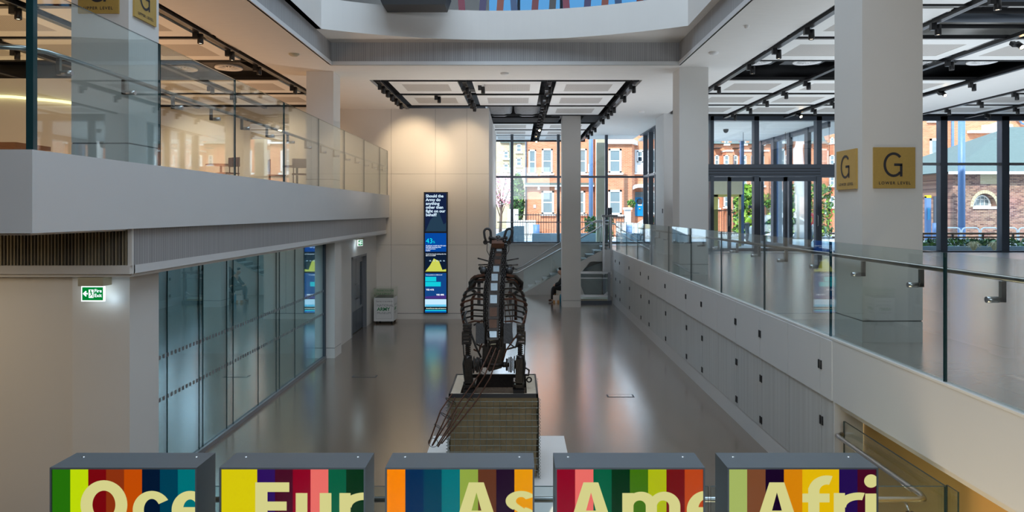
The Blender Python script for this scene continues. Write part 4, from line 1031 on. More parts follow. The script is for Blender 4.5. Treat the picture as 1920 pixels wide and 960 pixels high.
mb_ = MB(); mb_.obox(K(924,640,8.9), (.05,0,0), (0,0,.03), (0,.02,0), M['iron']).tube([K(918,638,8.85),K(930,636,8.85)],.008,M['beige'],8).tube([K(918,646,8.85),K(930,645,8.85)],.008,M['beige'],8).build('tail_coupling', kk)
# chains either side of the spine
def chain(path, r, t_, name='chain', n_per=.030):
    m = MB(); path=[Vector(p) for p in path]; flip=0; k_=0
    seg = [(path[i], path[i+1]) for i in range(len(path)-1)]
    for a,b in seg:
        L_ = (b-a).length; n_ = max(1,int(L_/n_per)); d=(b-a).normalized()
        side = d.orthogonal().normalized(); oth = d.cross(side)
        for i in range(n_):
            c = a+(b-a)*((i+.5)/n_); nn = side if k_%2 else oth; k_+=1
            m.torus(c, r, t_, nrm=nn, n=10, k=5, sx=1.7, up=d)
    return m.build(name, kk)
for s in (-1, 1):
    for off in (12.5, 17.5):
        p_ = [K(936+s*off*.72, 462, 9.28), K(934+s*off*.78,480,9.24), K(931+s*off*.88, 505, 9.16), K(927+s*off,535,9.0), K(925.5+s*off,565,8.92), K(925+s*off*.98,600,8.87)]
        if off < 15: p_ += [K(926+s*off*.8,630,8.85), K(927+s*off*.55,655,8.85), K(928+s*off*.2,668,8.85)]
        chain(p_, .015, .0062)
# back rails behind the chains
for s in (-1,1):
    MB().tube([K(936+s*12,458,9.33),K(931+s*15,505,9.24),K(926+s*17,550,9.06),K(925+s*16,610,8.95),K(926+s*14,650,8.95)], .022, M['iron'], 8).build('side_rail', kk)
# ribs: bent flat bars, forward around the chest
ribs = [(478+37,47,9.15,1.7),(533-4,48,9.1,1.3),(541,56,9.04,1.2),(552,59,9.0,1.2),(561,61,8.98,1.2),(572,60,8.96,1.1),(582,59,8.95,1.1),(593,57,8.94,1.1),(603,53,8.93,1.0)]
for i, (py, hw, Y, th) in enumerate(ribs):
    for s in (-1, 1):
        cx = 926 if i else 929
        drop = (16,14,12,11,10,8,7,6,6)[i]
        path = [K(cx+s*20, py, Y), K(cx+s*36, py-(-3 if i<1 else 1), Y+.03), K(cx+s*(hw-4), py+drop*.55, Y+.14), K(cx+s*hw, py+drop+1, Y+.24), K(cx+s*(hw-3), py+drop+2, Y+.40)]
        m = MB()
        for a, b in zip(path[:-1], path[1:]): m.bar(a, b, .030*th, .019*th, M['iron'] if i%4 else M['rust'], up=(0,0,1))
        for p in path[1:-1]: m.sphere(p, .012*th, M['iron'], 8)
        m.build('rib', kk)
# two long side stringers tying the ribs
for s in (-1,1):
    MB().tube([K(926+s*48,540,9.30),K(926+s*57,560,9.26),K(926+s*61,582,9.22),K(926+s*57,604,9.18),K(926+s*48,628,9.1)], .016, M['rust'], 8).build('flank_bar', kk)
    MB().tube([K(927+s*26,548,9.22),K(926+s*36,552,9.22),K(926+s*41,562,9.22),K(926+s*41,600,9.18)], .020, M['rust'], 8).build('inner_loop', kk)
    # shoulder arms: thick bent tube hanging forward
    MB().tube([K(932+s*16,517,9.16),K(931+s*34,518,9.18),K(930+s*48,530,9.25),K(930+s*47,541,9.36),K(929+s*36,550,9.50),K(929+s*20,556,9.62)], [.026,.03,.03,.027,.022,.016], M['iron'], 10).build('foreleg', kk)
    MB().tube([K(932+s*18,523,9.16),K(930+s*38,527,9.2),K(930+s*42,540,9.3)], .02, M['rust'], 8).sphere(K(931+s*24,508,9.2), .055, M['iron_g'], 12).sphere(K(931+s*29,503,9.22), .035, M['iron'], 10).build('shoulder', kk)
    # hanging straps in the chest
    MB().bar(K(928+s*30,530,9.35), K(927+s*29,572,9.3), .045, .012, M['iron'], up=(0,1,0)).sphere(K(928+s*29,551,9.33),.012,M['plate'],8).build('chest_strap', kk)
# sternum and belly bars
MB().tube([K(928,520,9.66),K(927,560,9.72),K(927,610,9.62),K(927,650,9.3),K(927,676,9.05)], .022, M['iron'], 8).build('breast_bar', kk)
for (a,b,c_) in (((950,560),(958,602),(962,640)),((946,566),(948,600),(952,632)),((962,570),(960,610),(955,640))):
    MB().tube([K(*a,9.2),K(*b,9.15),K(*c_,9.1)], .006, M['rust'], 6).build('loose_rod', kk)
# head
h = MB(); h.obox(K(934,455,9.36), (.085,0,0), (0,.10,.04), (0,-.012,.035), M['rust']).tube([K(917,446,9.35),K(933,449,9.40),K(951,446,9.35)], .024, M['iron'], 10)
h.sphere(K(934,448,9.42), .05, M['iron'], 12).sphere(K(946,452,9.3), .030, M['iron'], 10).sphere(K(946.5,468,9.3), .026, M['iron'], 10).sphere(K(946,476,9.3),.016,M['iron'],8)
h.tube([K(934,452,9.42),K(934,470,9.62),K(934,480,9.75)], [.07,.05,.03], M['iron'], 10)
h.build('head', kk)
for s, cx, cy, tl in ((-1,914.5,443.5,-.10),(1,958,443.5,.32)):   # shackle ears
    bx, by = (916, 452) if s<0 else (949.5, 451)
    base = K(bx if s>0 else 915.5, by, 9.36); up = Vector((math.sin(tl), 0, math.cos(tl))); sd = Vector((math.cos(tl),0,-math.sin(tl)))
    pts = []
    for i in range(17):
        a = -PI*.28+ (PI*1.56)*i/16
        pts.append(base+up*(.115+.062*math.sin(a)*1.0)+sd*(.045*math.cos(a)))
    pts = [base+sd*.033+up*.0]+[base+sd*.043+up*.06]+[base+sd*(.045*math.cos(PI*i/12))+up*(.12+.05*math.sin(PI*i/12)) for i in range(13)]+[base-sd*.043+up*.06]+[base-sd*.033]
    e = MB().tube(pts, .0165, M['iron_g'], 10).build('ear', kk)
    MB().cyl(base+sd*.065-up*.012, base-sd*.065-up*.012, .012, M['iron'], 10).build('shackle_pin', e)
    for q in (-1,1): MB().torus(base+sd*.04*q-up*.012, .020, .013, nrm=(0,1,0), n=14).build('shackle_eye', e)
    for j in range(6):
        MB().sphere(base+sd*(-s)*(.05+.015*j)+up*(-.03-.003*j)+Vector((0,-.02,0)), .018, M['iron'], 8).build('nut', e) if j%2==0 else None
for a,b in (((916,485),(896.5,484.3)),((915,496),(898,496.5)),((914,499),(898,504)),((947,489),(971.5,484.8)),((948,497.5),(970.5,496.3)),((950,499),(969,505))):
    p0, p1 = K(*a,9.34), K(*b,9.62)
    if a == (916,485): p1 = K(896.5,484.3,9.62); p0 = K(917,490,9.34)
    MB().tube([p0, p1], [.008,.011], M['iron'], 7).build('whisker', kk)
for pts in (((913.5,456),(913,470),(919,482)),((954.5,456),(954,470),(945,486))):
    MB().tube([K(*p,9.35) for p in pts], .005, M['iron'], 6).build('cheek_wire', kk)
MB().tube([K(945,461,9.3),K(950,459,9.3),K(952,461,9.3)], .007, M['iron'], 6).tube([K(944,494,9.3),K(950,492,9.32),K(951,500,9.3)], .007, M['iron'], 6).build('jaw_hooks', kk)
# haunches
for s in (-1,1):
    X = lambda d: 926.5+s*d
    # curved hip disc and strap
    MB().obox(K(X(26),625,8.95), (.058,0,0), (0,.02,.13), (0,.03,-.005), M['iron_g']).obox(K(X(15),640,9.0),(.02,0,.02),(0,.01,.14),(0,.05,0),M['iron']).build('hip_plate', kk)
    if s < 0: MB().tube([K(875,583,8.92),K(871,592,8.9),K(874,602,8.86),K(882,622,8.84),K(892,650,8.84),K(902,670,8.86)], .013, M['iron_g'], 8).build('hip_cable', kk)
    else: MB().tube([K(985,590,8.95),K(980,606,8.9),K(968,630,8.86),K(950,655,8.84),K(941,676,8.84)], .009, M['rust'], 8).build('hip_cable', kk)
    g = MB()
    for i in range(6):
        z = K(0, 606+i*6.4).z; g.box(K(X(43 if s>0 else 56),0).x-.0, K(X(57 if s>0 else 42),0).x, 8.78, 8.92, z-.011, z+.011, M['iron']) if s>0 else g.box(K(870,0).x, K(886,0).x, 8.78, 8.92, z-.011, z+.011, M['iron'])
    ex = K(984,0).x if s>0 else K(869.5,0).x
    g.box(ex-.010, ex+.010, 8.80, 8.90, K(0,641).z, K(0,618).z, M['iron'])
    g.box(K(X(44),0).x-.012, K(X(44),0).x+.012, 8.84, 8.94, K(0,644).z, K(0,604).z, M['iron']); g.build('grille_plate', kk)
    # damper with coil
    c0, c1 = K(X(49),641,8.86), K(X(49),668,8.86)
    sp_ = MB().cyl(c0, c1, .022, M['iron'], 12)
    pts=[Vector((c0.x+.030*math.cos(i*.8), c0.y+.030*math.sin(i*.8), c0.z+(c1.z-c0.z)*i/60)) for i in range(61)]
    sp_.tube(pts, .008, M['iron'], 6); sp_.build('spring_damper', kk)
    # hub discs on the axle, shank and foot
    hx = lambda px: K(px,0,8.85).x
    zc = K(0,684,8.85).z
    ax = MB()
    for (p0,p1,r) in ((X(16),X(24),.035),(X(22),X(26),.078),(X(27),X(29),.095),(X(30),X(33),.10),(X(34),X(36),.08),(X(37),X(39),.11),(X(39),X(45),.055)):
        ax.cyl((hx(p0),8.86,zc),(hx(p1),8.86,zc),r,M['iron'],22)
    ax.build('hub_discs', kk)
    j = MB()
    for (dx,py,r) in ((54,671,.035),(55,684,.04)):
        j.cyl((hx(X(46)),8.84,K(0,py,8.85).z),(hx(X(dx+2)),8.84,K(0,py,8.85).z),r,M['iron'],14)
    j.build('joint_bolts', kk)
    lg = MB()
    lg.tube([K(X(49),666,8.86),K(X(50),682,8.86),K(X(49),700,8.84),K(X(47.5),716,8.82)], [.05,.068,.062,.056], M['iron'], 12)
    lg.box(hx(X(47))-.045, hx(X(47))+.045, 8.74, 8.80, K(0,726,8.8).z, K(0,672,8.8).z, M['iron'])
    leg = lg.build('leg', kk)
    zf = CH+.012
    ft = MB().cyl((hx(X(46))-.075,8.80,zf+.055),(hx(X(46))+.075,8.80,zf+.055),.052,M['iron'],18).box(hx(X(46))-.07,hx(X(46))+.07,8.66,9.35,CH-.0,CH+.035,M['iron'])
    ft.box(hx(X(46))-.055,hx(X(46))+.055,8.74,8.748,zf+.085,zf+.098,M['plate'])
    ft.build('foot', leg)
    if s>0:
        MB().tube([K(978,699,8.86),K(986,690,8.86),K(992,694,8.86),K(991,704,8.86),K(984,703,8.86)],.012,M['iron'],8).torus(K(992,712,8.9),.03,.010,nrm=(0,1,0)).build('hook', kk)
        MB().tube([K(984,640,8.8),K(983,680,8.78),K(980,720,8.8)],.008,M['iron_g'],6).build('side_cable', kk)
    else:
        MB().tube([K(868,640,8.8),K(870,668,8.78)],.008,M['iron_g'],6).build('side_cable', kk)
# pelvis block
MB().add([K(*p,8.93) for p in ((905,648),(948,628),(949,660),(941,690),(917,697),(904,678))]+[K(*p,9.15) for p in ((905,648),(948,628),(949,660),(941,690),(917,697),(904,678))],
   [(0,1,2,3,4,5),(11,10,9,8,7,6)]+[(i,(i+1)%6,6+(i+1)%6,6+i) for i in range(6)], M['iron']).build('pelvis', kk)
MB().cyl(K(900,684,8.95),K(954,684,8.95),.028,M['iron'],14).tube([K(905,640,8.95),K(898,660,8.95),K(888,655,8.95)],.012,M['rust'],7).tube([K(950,640,8.95),K(966,652,8.95),K(970,640,8.95)],.012,M['iron'],7).build('axle', kk)
for (a,b) in (((893,645),(908,652)),((950,655),(975,648)),((955,640),(975,628)),((899,605),(899,660)),((888,610),(905,600))):
    MB().bar(K(*a,8.96),K(*b,8.96),.012,.022,M['iron']).build('brace', kk)
# tail: a cage of rods sweeping down over the near edge of the crate to the left
tl = MB()
A0 = [(922,650,8.78),(930,652,8.76),(937,656,8.78)]
mid = [(868,745,8.50),(880,748,8.47),(893,752,8.50)]
end = [(811,835,8.22),(821,838,8.18),(828,832,8.22)]
paths = []
for a,m_,e in zip(A0,mid,end):
    paths.append([K(a[0],a[1],a[2]), K((a[0]*.45+m_[0]*.55)+6,(a[1]*.45+m_[1]*.55),(a[2]+m_[2])/2), K(*m_), K((m_[0]+e[0])/2,(m_[1]+e[1])/2,(m_[2]+e[2])/2-.0), K(*e)])
ta = kk
for p in paths: MB().tube(p, .0085, M['rust'], 8).build('tail_rod', kk)
for (a,b,c_) in (((848,738,8.56),(826,770,8.44),(804,832,8.26)),((853,745,8.60),(838,778,8.46),(810,836,8.30)),((856,770,8.52),(842,800,8.40),(819,836,8.30))):
    MB().tube([K(*a),K(*b),K(*c_)], .0085, M['rust'], 8).build('tail_rod', kk)
for (x,y,Y,R) in ((812,830,8.23,.058),(822,800,8.30,.06),(836,780,8.38,.075),(845,752,8.45,.075),(878,745,8.49,.08),(905,700,8.62,.06),(922,672,8.72,.05)):
    d = (K(868,745,8.5)-K(815,835,8.2)).normalized()
    MB().torus(K(x,y,Y), R, .0038, nrm=(d.x,d.y,d.z) if (x,y)!=(812,830) else (.2,-.6,.7), n=20, k=6).build('tail_ring', kk)

# ------------------------------------------------------------------ light boxes in the foreground
YL, ZL, DL = 2.75, 2.369, .17
cream = emis('lit cream lettering', srgb(212,208,138), .60)
def stripes(l): return [srgb(*c) for c in l]
g=dict(green=(38,112,10),lime=(196,222,8),red=(122,6,14),rust=(142,50,16),orange=(196,76,4),navy=(2,22,48),dteal=(0,62,84),teal=(0,112,118),
 yellow=(222,204,10),violet=(46,16,92),maroon=(70,8,34),crim=(140,0,30),pink=(240,110,102),forest=(0,92,60),dgreen=(0,44,14),
 bright=(255,136,0),navy2=(0,40,80),olive=(146,168,66),brown=(96,50,28),plum=(30,4,34),amber=(236,154,4),
 ogreen=(62,112,6),lime2=(176,186,10),dred=(112,8,12),burnt=(188,68,20),pale=(168,184,98),umber=(122,72,44),purp=(24,4,36),gold=(232,186,8),nviolet=(36,14,78),tawny=(218,132,8))
boxes = [
 (93,369,136,402,['green','lime','red','rust','orange','navy','dteal','teal'],'Oce',151.5,'leftmost light box, green to teal stripes, reading Oce','Oce'),
 (411,685,436,702,['yellow','yellow','violet','maroon','crim','pink','forest','dgreen'],'Eur',473.5,'light box with yellow to dark green stripes, reading Eur',''),
 (722,1002,734,1000,['bright','navy2','dteal','teal','olive','brown','plum','amber'],'As',858,'light box with orange, blue and teal stripes, reading As',''),
 (1041,1322,1037,1304,['crim','pink','forest','dgreen','ogreen','lime2','dred','burnt'],'Ame',1072,'light box with crimson, pink and green stripes, reading Ame',''),
 (1364,1647,1341,1605,['pale','umber','purp','tawny','gold','gold','nviolet','maroon'],'Afri',1421,'rightmost light box, pale green to purple stripes, reading Afri','')]
for (f0,f1,b0,b1,cols,word,tx,label,_) in boxes:
    x0, x1 = (f0-VX)*YL/FX, (f1-VX)*YL/FX; zb = ZL-.60; yb = YL+DL
    t = thing('light_box', ((x0+x1)/2, YL+DL/2, zb), label, 'light box', 'continent light boxes')
    e_ = .007
    MB().box(x0,x1,YL+.012,yb,zb,ZL,M['casing']).box(x0,x1,YL,YL+.012,ZL-e_,ZL,M['casing']).box(x0,x0+e_,YL,YL+.012,zb,ZL-e_,M['casing']).box(x1-e_,x1,YL,YL+.012,zb,ZL-e_,M['casing']).box(x0+e_,x1-e_,YL,YL+.012,zb,zb+e_,M['casing']).build('casing', t)
    m = MB(); n_ = len(cols); a0, a1 = x0+e_, x1-e_
    for i, c_ in enumerate(cols):
        xa_, xb_ = a0+(a1-a0)*i/n_, a0+(a1-a0)*(i+1)/n_
        m.box(xa_, xb_, YL+.006, YL+.011, zb+e_, ZL-e_, emis('lit stripe '+c_, srgb(*g[c_]), .60))
    fp = m.build('striped_panel', t)
    MB().box(a0,a1,YL+.0035,YL+.0055,zb+e_,ZL-e_,M['gl_cover']).build('acrylic_cover', t)
    X0 = (tx-VX)*YL/FX
    its = {'Oce':[('O',150),('c',248),('e',321)],'Eur':[('E',478),('u',554),('r',636)],'As':[('A',851),('s',946)],'Ame':[('A',1066),('m',1167),('e',1288)],'Afri':[('A',1415),('f',1505),('r',1564),('i',1623)]}[word]
    MB().flat(glyphs(its), cream, lambda a,b: ((a-VX)*YL/FX, YL+.003, EYE-(b-VY)*YL/FX), clipx=a1*FX/YL+VX).build('lettering', fp)
    for sx in (.10, .90):
        xs = x0+(x1-x0)*sx
        MB().lathe((xs, yb-.05, ZL),[(.001,.0025),(.005,.0022),(.007,0)],M['steel'],n=14).build('screw', t)
one(MB().box(-2.3, 1.8, 2.70, 2.98, 1.5, 1.769, M['casing']), 'parapet_plinth', 'dark plinth carrying the row of light boxes', 'plinth')

# ------------------------------------------------------------------ stairs, lift, far rails
YS0, YS1 = 27.95, 28.88
t = thing('staircase', (1.9, 28.4, 0), 'white staircase climbing to the right under the back window', 'staircase')
n_ = 12; g_ = .30; r_ = ZP/n_; xs0 = .15
m = MB()
for i in range(n_):
    m.box(xs0+i*g_, xs0+(i+1)*g_+.02, YS0+.06, YS1, (i+1)*r_-.04, (i+1)*r_, M['fascia']).box(xs0+i*g_, xs0+i*g_+.02, YS0+.06, YS1, i*r_, (i+1)*r_-.04, M['frame_lt'])
m.build('treads', t)
xe = xs0+n_*g_
MB().prism([(xs0-.12,0),(xs0-.12,.07),(xe-.05,ZP-.05),(xe+.0,ZP-.05),(xe,ZP-.62),(xe-.75,ZP-.62-.0),(xe-1.3,.72),(2.75,0)], YS0, YS0+.06, M['wallboard']).build('stringer', t)
MB().prism([(1.0,0),(1.0,.45),(3.5,1.3),(3.5,0)], YS0+.3, YS0+.34, M['gback']).build('under_stair_screen', t)
sg = MB()
for i in range(3):
    a = xs0+.1+i*1.15; b = a+1.13; za = (a-xs0)/g_*r_; zb_ = (b-xs0)/g_*r_
    MB().add([(a,YS0-.02,za+.02),(b,YS0-.02,zb_+.02),(b,YS0-.02,zb_+1.02),(a,YS0-.02,za+1.02),(a,YS0-.008,za+.02),(b,YS0-.008,zb_+.02),(b,YS0-.008,zb_+1.02),(a,YS0-.008,za+1.02)],
      [(0,1,2,3),(7,6,5,4)], M['gl']).add([(a,YS0-.02,za+1.02),(b,YS0-.02,zb_+1.02),(b,YS0-.008,zb_+1.02),(a,YS0-.008,za+1.02)],[(0,1,2,3)],M['gedge']).build('glass_panel', t)
MB().tube([(xs0-.45,YS0-.10,.90),(xs0-.12,YS0-.10,.92),(xe-.55,YS0-.10,.92+(xe-.55-xs0+.12)/g_*r_),(xe-.2,YS0-.10,2.90),(xe+.25,YS0-.10,2.90)], .028, M['steel'], 10).build('handrail', t)
MB().tube([(xs0-.25,YS1-.05,.95),(xs0,YS1-.05,1.06),(xe-.45,YS1-.05,3.02),(xe+.25,YS1-.05,3.02)], .026, M['steel'], 10).build('handrail', t)
t = thing('window_guard_rail', (1.3, YB-.2, 2.06), 'thin steel guard rail with glass running along the back window sill', 'rail')
MB().tube([(-.85, YB-.2, 2.96), (3.6, YB-.2, 2.96)], .02, M['steel_dk'], 8).build('rail', t)
MB().box(-.85, 3.6, YB-.2, YB-.19, 2.08, 2.95, M['gl_win'], M['gedge'], 'y').build('glass_panel', t)
for x in (.4,1.9,3.5): MB().cyl((x,YB-.2,2.06),(x,YB-.2,2.95),.018,M['steel'],8).build('post', t)
# platform lift
t = thing('platform_lift', (2.9, 25.9, 0), 'glass sided platform lift with grey steel frame right of the slim column', 'lift')
MB().box(2.30, 3.50, 25.3, 26.7, 0, .10, M['frame']).box(2.32,3.40,25.33,26.6,.10,.16,M['beige']).build('platform', t)
m = MB()
MB().box(2.27,2.37,26.61,26.71,.1,1.16,M['frame_lt']).build('post', t)
for (x,y) in ((3.40,25.34),(3.40,26.66)): m.box(x-.05,x+.05,y-.05,y+.05,.1,1.16,M['frame_lt'])
m.box(2.30,3.50,25.30,25.38,1.10,1.18,M['steel']).box(2.30,3.50,25.30,25.36,.92,.95,M['steel']).box(2.3,3.35,25.30,25.36,.24,.32,M['steel']).box(3.36,3.44,25.3,26.7,1.10,1.16,M['steel'])
m.bar((3.2,25.33,.28),(3.38,25.33,.42),.05,.06,M['steel']).build('frame', t)
MB().box(2.3,3.36,25.33,25.345,.14,1.10,M['gl_win'],M['gedge'],'y').box(3.39,3.40,25.38,26.6,.14,1.1,M['gl_win']).build('glass_side', t)
t = thing('lift_gate', (3.3, 25.6, ZP-.9), 'tall steel framed glass gate at the top of the platform lift', 'gate')
m = MB()
for (x,y) in ((3.22,25.5),(3.50,25.5)): m.box(x-.035,x+.035,y-.035,y+.035,1.05,3.30,M['steel'])
m.box(3.20,3.52,25.47,25.53,1.10,1.98,M['fascia']).box(3.15,3.75,25.44,25.56,3.20,3.28,M['frame_lt'])
m.build('frame', t)
MB().box(3.26,3.46,25.49,25.51,2.0,3.2,M['gl_win'],M['gedge'],'y').build('glass_panel', t)
one(MB().box(3.62,3.68,27.0,27.06,ZP,3.4,M['frame']).box(3.56,3.74,26.97,27.05,3.22,3.56,M['frame']), 'control_post', 'dark control post standing at the stair head by the window', 'post')
# information totem and low things at the entrance
one(MB().box(11.0, 11.55, 22.9, 23.3, ZP, ZP+1.2, M['stone']), 'reception_plinth', 'pale plinth left of the big column by the entrance', 'plinth')
# floor boxes
for k,(x,y,l) in enumerate(((-3.15,14.1,'left of the crate towards the double doors'),(1.9,12.6,'on the right half of the hall floor'))):
    one(MB().box(x-.25,x+.25,y-.09,y+.09,0,.004,M['frame']).box(x-.22,x+.22,y-.07,y+.07,.004,.006,M['floor']), 'floor_socket', 'flush rectangular floor socket cover '+l, 'floor socket', 'floor sockets')

# ------------------------------------------------------------------ people
def person(name, loc, label, J, body, parts):
    """J: joints, one continuous skinned body"""
    t = thing(name, loc, label, 'person'); P0 = Vector(loc)
    pts = [P0+Vector(p) for p,_ in J]; rad=[r for _,r in J]
    skinned('body', pts, body, rad, M['skin'], t)
    for (nm, idx, ed, rr, mt) in parts:
        skinned(nm, [pts[i] if isinstance(i,int) else P0+Vector(i) for i in idx], ed, rr, mt, t)
    return t, P0
# seated visitor behind the slim column, leaning forward
px0 = (1.91, 25.85, 0)
J = [((0,0,.50),.13),((-.02,0,.66),.13),((-.10,0,.82),.14),((-.18,0,.95),.12),((-.24,0,1.02),.055),((-.30,0,1.10),.09),((-.33,0,1.20),.085),
     ((-.12,-.09,.50),.09),((-.56,-.13,.54),.07),((-.58,-.14,.28),.055),((-.60,-.14,.08),.04),((-.74,-.15,.05),.035),
     ((-.12,.09,.50),.09),((-.50,.13,.54),.07),((-.50,.14,.28),.055),((-.48,.14,.08),.04),((-.62,.15,.05),.035),
     ((-.18,-.19,.92),.055),((-.30,-.22,.70),.045),((-.50,-.14,.62),.035),((-.56,-.12,.60),.03),
     ((-.18,.19,.92),.055),((-.30,.22,.70),.045),((-.48,.14,.62),.035),((-.54,.12,.60),.03)]
E = [(0,1),(1,2),(2,3),(3,4),(4,5),(5,6),(0,7),(7,8),(8,9),(9,10),(10,11),(0,12),(12,13),(13,14),(14,15),(15,16),(3,17),(17,18),(18,19),(19,20),(3,21),(21,22),(22,23),(23,24)]
t, P0 = person('person', px0, 'person in black clothes and boots sitting half hidden behind the slim column', J, E,
  [('jacket', [0,1,2,3,17,18,19,21,22,23], [(0,1),(1,2),(2,3),(3,4),(4,5),(5,6),(3,7),(7,8),(8,9)], [.15,.155,.16,.14,.072,.062,.05,.072,.062,.05], M['blackcloth']),
   ('trousers', [0,7,8,9,10,12,13,14,15], [(0,1),(1,2),(2,3),(3,4),(0,5),(5,6),(6,7),(7,8)], [.15,.105,.092,.07,.055,.105,.092,.07,.055], M['blackcloth']),
   ('boot', [10,11],[(0,1)],[.055,.045],M['rust']), ('boot', [15,16],[(0,1)],[.055,.045],M['rust']),
   ('hair', [6,(-.29,0,1.26),(-.25,0,1.20)],[(0,1),(1,2)],[.095,.08,.06],M['hair'])])
one(MB().box(1.76,2.12,25.68,26.02,0,.06,M['black']).cyl((1.94,25.85,.06),(1.94,25.85,.34),.05,M['black']).lathe((1.94,25.85,.34),[(.001,0),(.18,0),(.18,.05),(.001,.05)],M['black']), 'stool', 'low black stool under the seated person', 'stool')
bx = MB().box(1.33,1.57,25.50,25.62,0,.27,M['paper']); t = thing('carrier_bag', (1.45,25.56,0), 'white and tan paper bag at the seated person\'s feet', 'bag')
MB().box(1.34,1.56,25.50,25.63,.09,.27,M['paper']).build('bag_body', t); MB().box(1.34,1.41,25.497,25.635,0,.09,M['tan']).box(1.49,1.56,25.497,25.635,0,.09,M['tan']).box(1.41,1.49,25.50,25.63,0,.09,M['paper']).build('tan_base', t)
MB().tube([(1.39,25.5,.27),(1.40,25.5,.33),(1.50,25.5,.33),(1.51,25.5,.27)],.006,M['tan'],6).build('handle', t)
one(MB().lathe((1.63,25.6,0),[(.001,0),(.04,0),(.045,.2),(.02,.27),(.02,.31),(.001,.31)],M['cyan'],n=14), 'water_bottle', 'bright blue bottle beside the paper bag', 'bottle')
def worker(loc, label, lean, flip=1):
    f = flip
    J = [((0,0,.92),.12),((.10*lean*f,0,1.08),.125),((.26*lean*f,0,1.24),.14),((.42*lean*f,0,1.36),.12),((.50*lean*f,0,1.40),.05),((.60*lean*f,0,1.42),.085),((.66*lean*f,0,1.50),.07),
      ((-.0,-.10,.86),.09),((.04*f,-.12,.48),.065),((-.02*f,-.12,.09),.045),((.12*f,-.13,.05),.04),
      ((0,.10,.86),.09),((.10*f,.12,.48),.065),((.08*f,.12,.09),.045),((.22*f,.13,.05),.04),
      ((.40*lean*f,-.20,1.34),.055),((.50*lean*f+.02,-.22,1.05),.045),((.62*lean*f+.08*f,-.18,.86),.035),((.66*lean*f+.12*f,-.17,.80),.035),
      ((.40*lean*f,.20,1.34),.055),((.50*lean*f+.02,.22,1.05),.045),((.62*lean*f+.08*f,.18,.86),.035),((.66*lean*f+.12*f,.17,.80),.035)]
    E = [(0,1),(1,2),(2,3),(3,4),(4,5),(5,6),(0,7),(7,8),(8,9),(9,10),(0,11),(11,12),(12,13),(13,14),(3,15),(15,16),(16,17),(17,18),(3,19),(19,20),(20,21),(21,22)]
    t, P0 = person('person', loc, label, J, E,
      [('vest', [0,1,2,3], [(0,1),(1,2),(2,3)], [.15,.16,.175,.155], M['hivis']),
       ('sleeve', [3,15,16,17], [(0,1),(1,2),(2,3)], [.10,.085,.07,.055], M['redcloth']), ('sleeve', [3,19,20,21], [(0,1),(1,2),(2,3)], [.10,.085,.07,.055], M['redcloth']),
       ('trousers', [0,7,8,9,11,12,13], [(0,1),(1,2),(2,3),(0,4),(4,5),(5,6)], [.14,.105,.085,.065,.105,.085,.065], M['greycloth']),
       ('boot', [9,10],[(0,1)],[.055,.05],M['black']), ('boot', [13,14],[(0,1)],[.055,.05],M['black']),
       ('hair', [6,(.60*lean*f,0,1.53)],[(0,1)],[.085,.06],M['hair'])])
    d = (Vector(J[3][0])-Vector(J[1][0])).normalized()
    for q in (.25,.75):
        c = P0+Vector(J[1][0]).lerp(Vector(J[3][0]), q); MB().torus(c, .165, .018, M['reflect'], nrm=d, n=20, k=6).build('reflective_band', t)
    return t
ZG = 1.88
worker(((1399-VX)*33/FX, 33, ZG), 'worker in yellow vest and red sleeves bending over outside the entrance', 1.25)
worker(((1527-VX)*33.5/FX, 33.5, ZG), 'worker in yellow vest seen at the right door of the entrance', .3, -1)
# ------------------------------------------------------------------ outdoors
struct(MB().box(-30, 60, 31.0, 38.2, ZG-.2, ZG-.02, M['paving']).box(5.6,60,24.3,31.0,ZG-.2,ZG-.02,M['paving']).box(-30,5.6,29.2,31.0,ZG-.2,ZG-.02,M['paving']).box(-30, 60, 38.2, 42.0, ZG-.3, ZG-.14, M['asphalt']).box(-30,90,42.0,110,ZG-.2,ZG-.02,M['paving']), 'floor')
def sash(bld, x, z, w_, h, Y, dep=.12, arch=False, glassm='pane', sill=True):
    """white sash window on a facade facing -y at depth Y"""
    m = MB(); f = .11*w_/1.0+.03
    m.box(x-w_/2, x-w_/2+f, Y-.05, Y+dep, z, z+h, M['stone']).box(x+w_/2-f, x+w_/2, Y-.05, Y+dep, z, z+h, M['stone'])
    m.box(x-w_/2, x+w_/2, Y-.05, Y+dep, z+h-f, z+h, M['stone']).box(x-w_/2, x+w_/2, Y-.05, Y+dep, z, z+f*.8, M['stone'])
    m.box(x-w_/2+f, x+w_/2-f, Y-.02, Y+.04, z+h*.5-.03, z+h*.5+.03, M['stone'])
    if sill: m.box(x-w_/2-.1, x+w_/2+.1, Y-.16, Y+.02, z-.12, z, M['stone'])
    o = m.build('window', bld)
    MB().box(x-w_/2+f*.6, x+w_/2-f*.6, Y-.015, Y+.0, z+f*.5, z+h*.5, M[glassm]).box(x-w_/2+f*.6, x+w_/2-f*.6, Y-.018, Y-.001, z+h*.5, z+h-f*.5, M['stone' if False else 'pane']).build('pane', o)
    return o
w_at = lambda bld, pxc, pyt, pyb, wpx, Y, **k: sash(bld, (pxc-VX)*Y/FX, EYE-(pyb-VY)*Y/FX, wpx*Y/FX, (pyb-pyt)*Y/FX, Y, **k)
X_ = lambda px, Y: (px-VX)*Y/FX
Z_ = lambda py, Y: EYE-(py-VY)*Y/FX
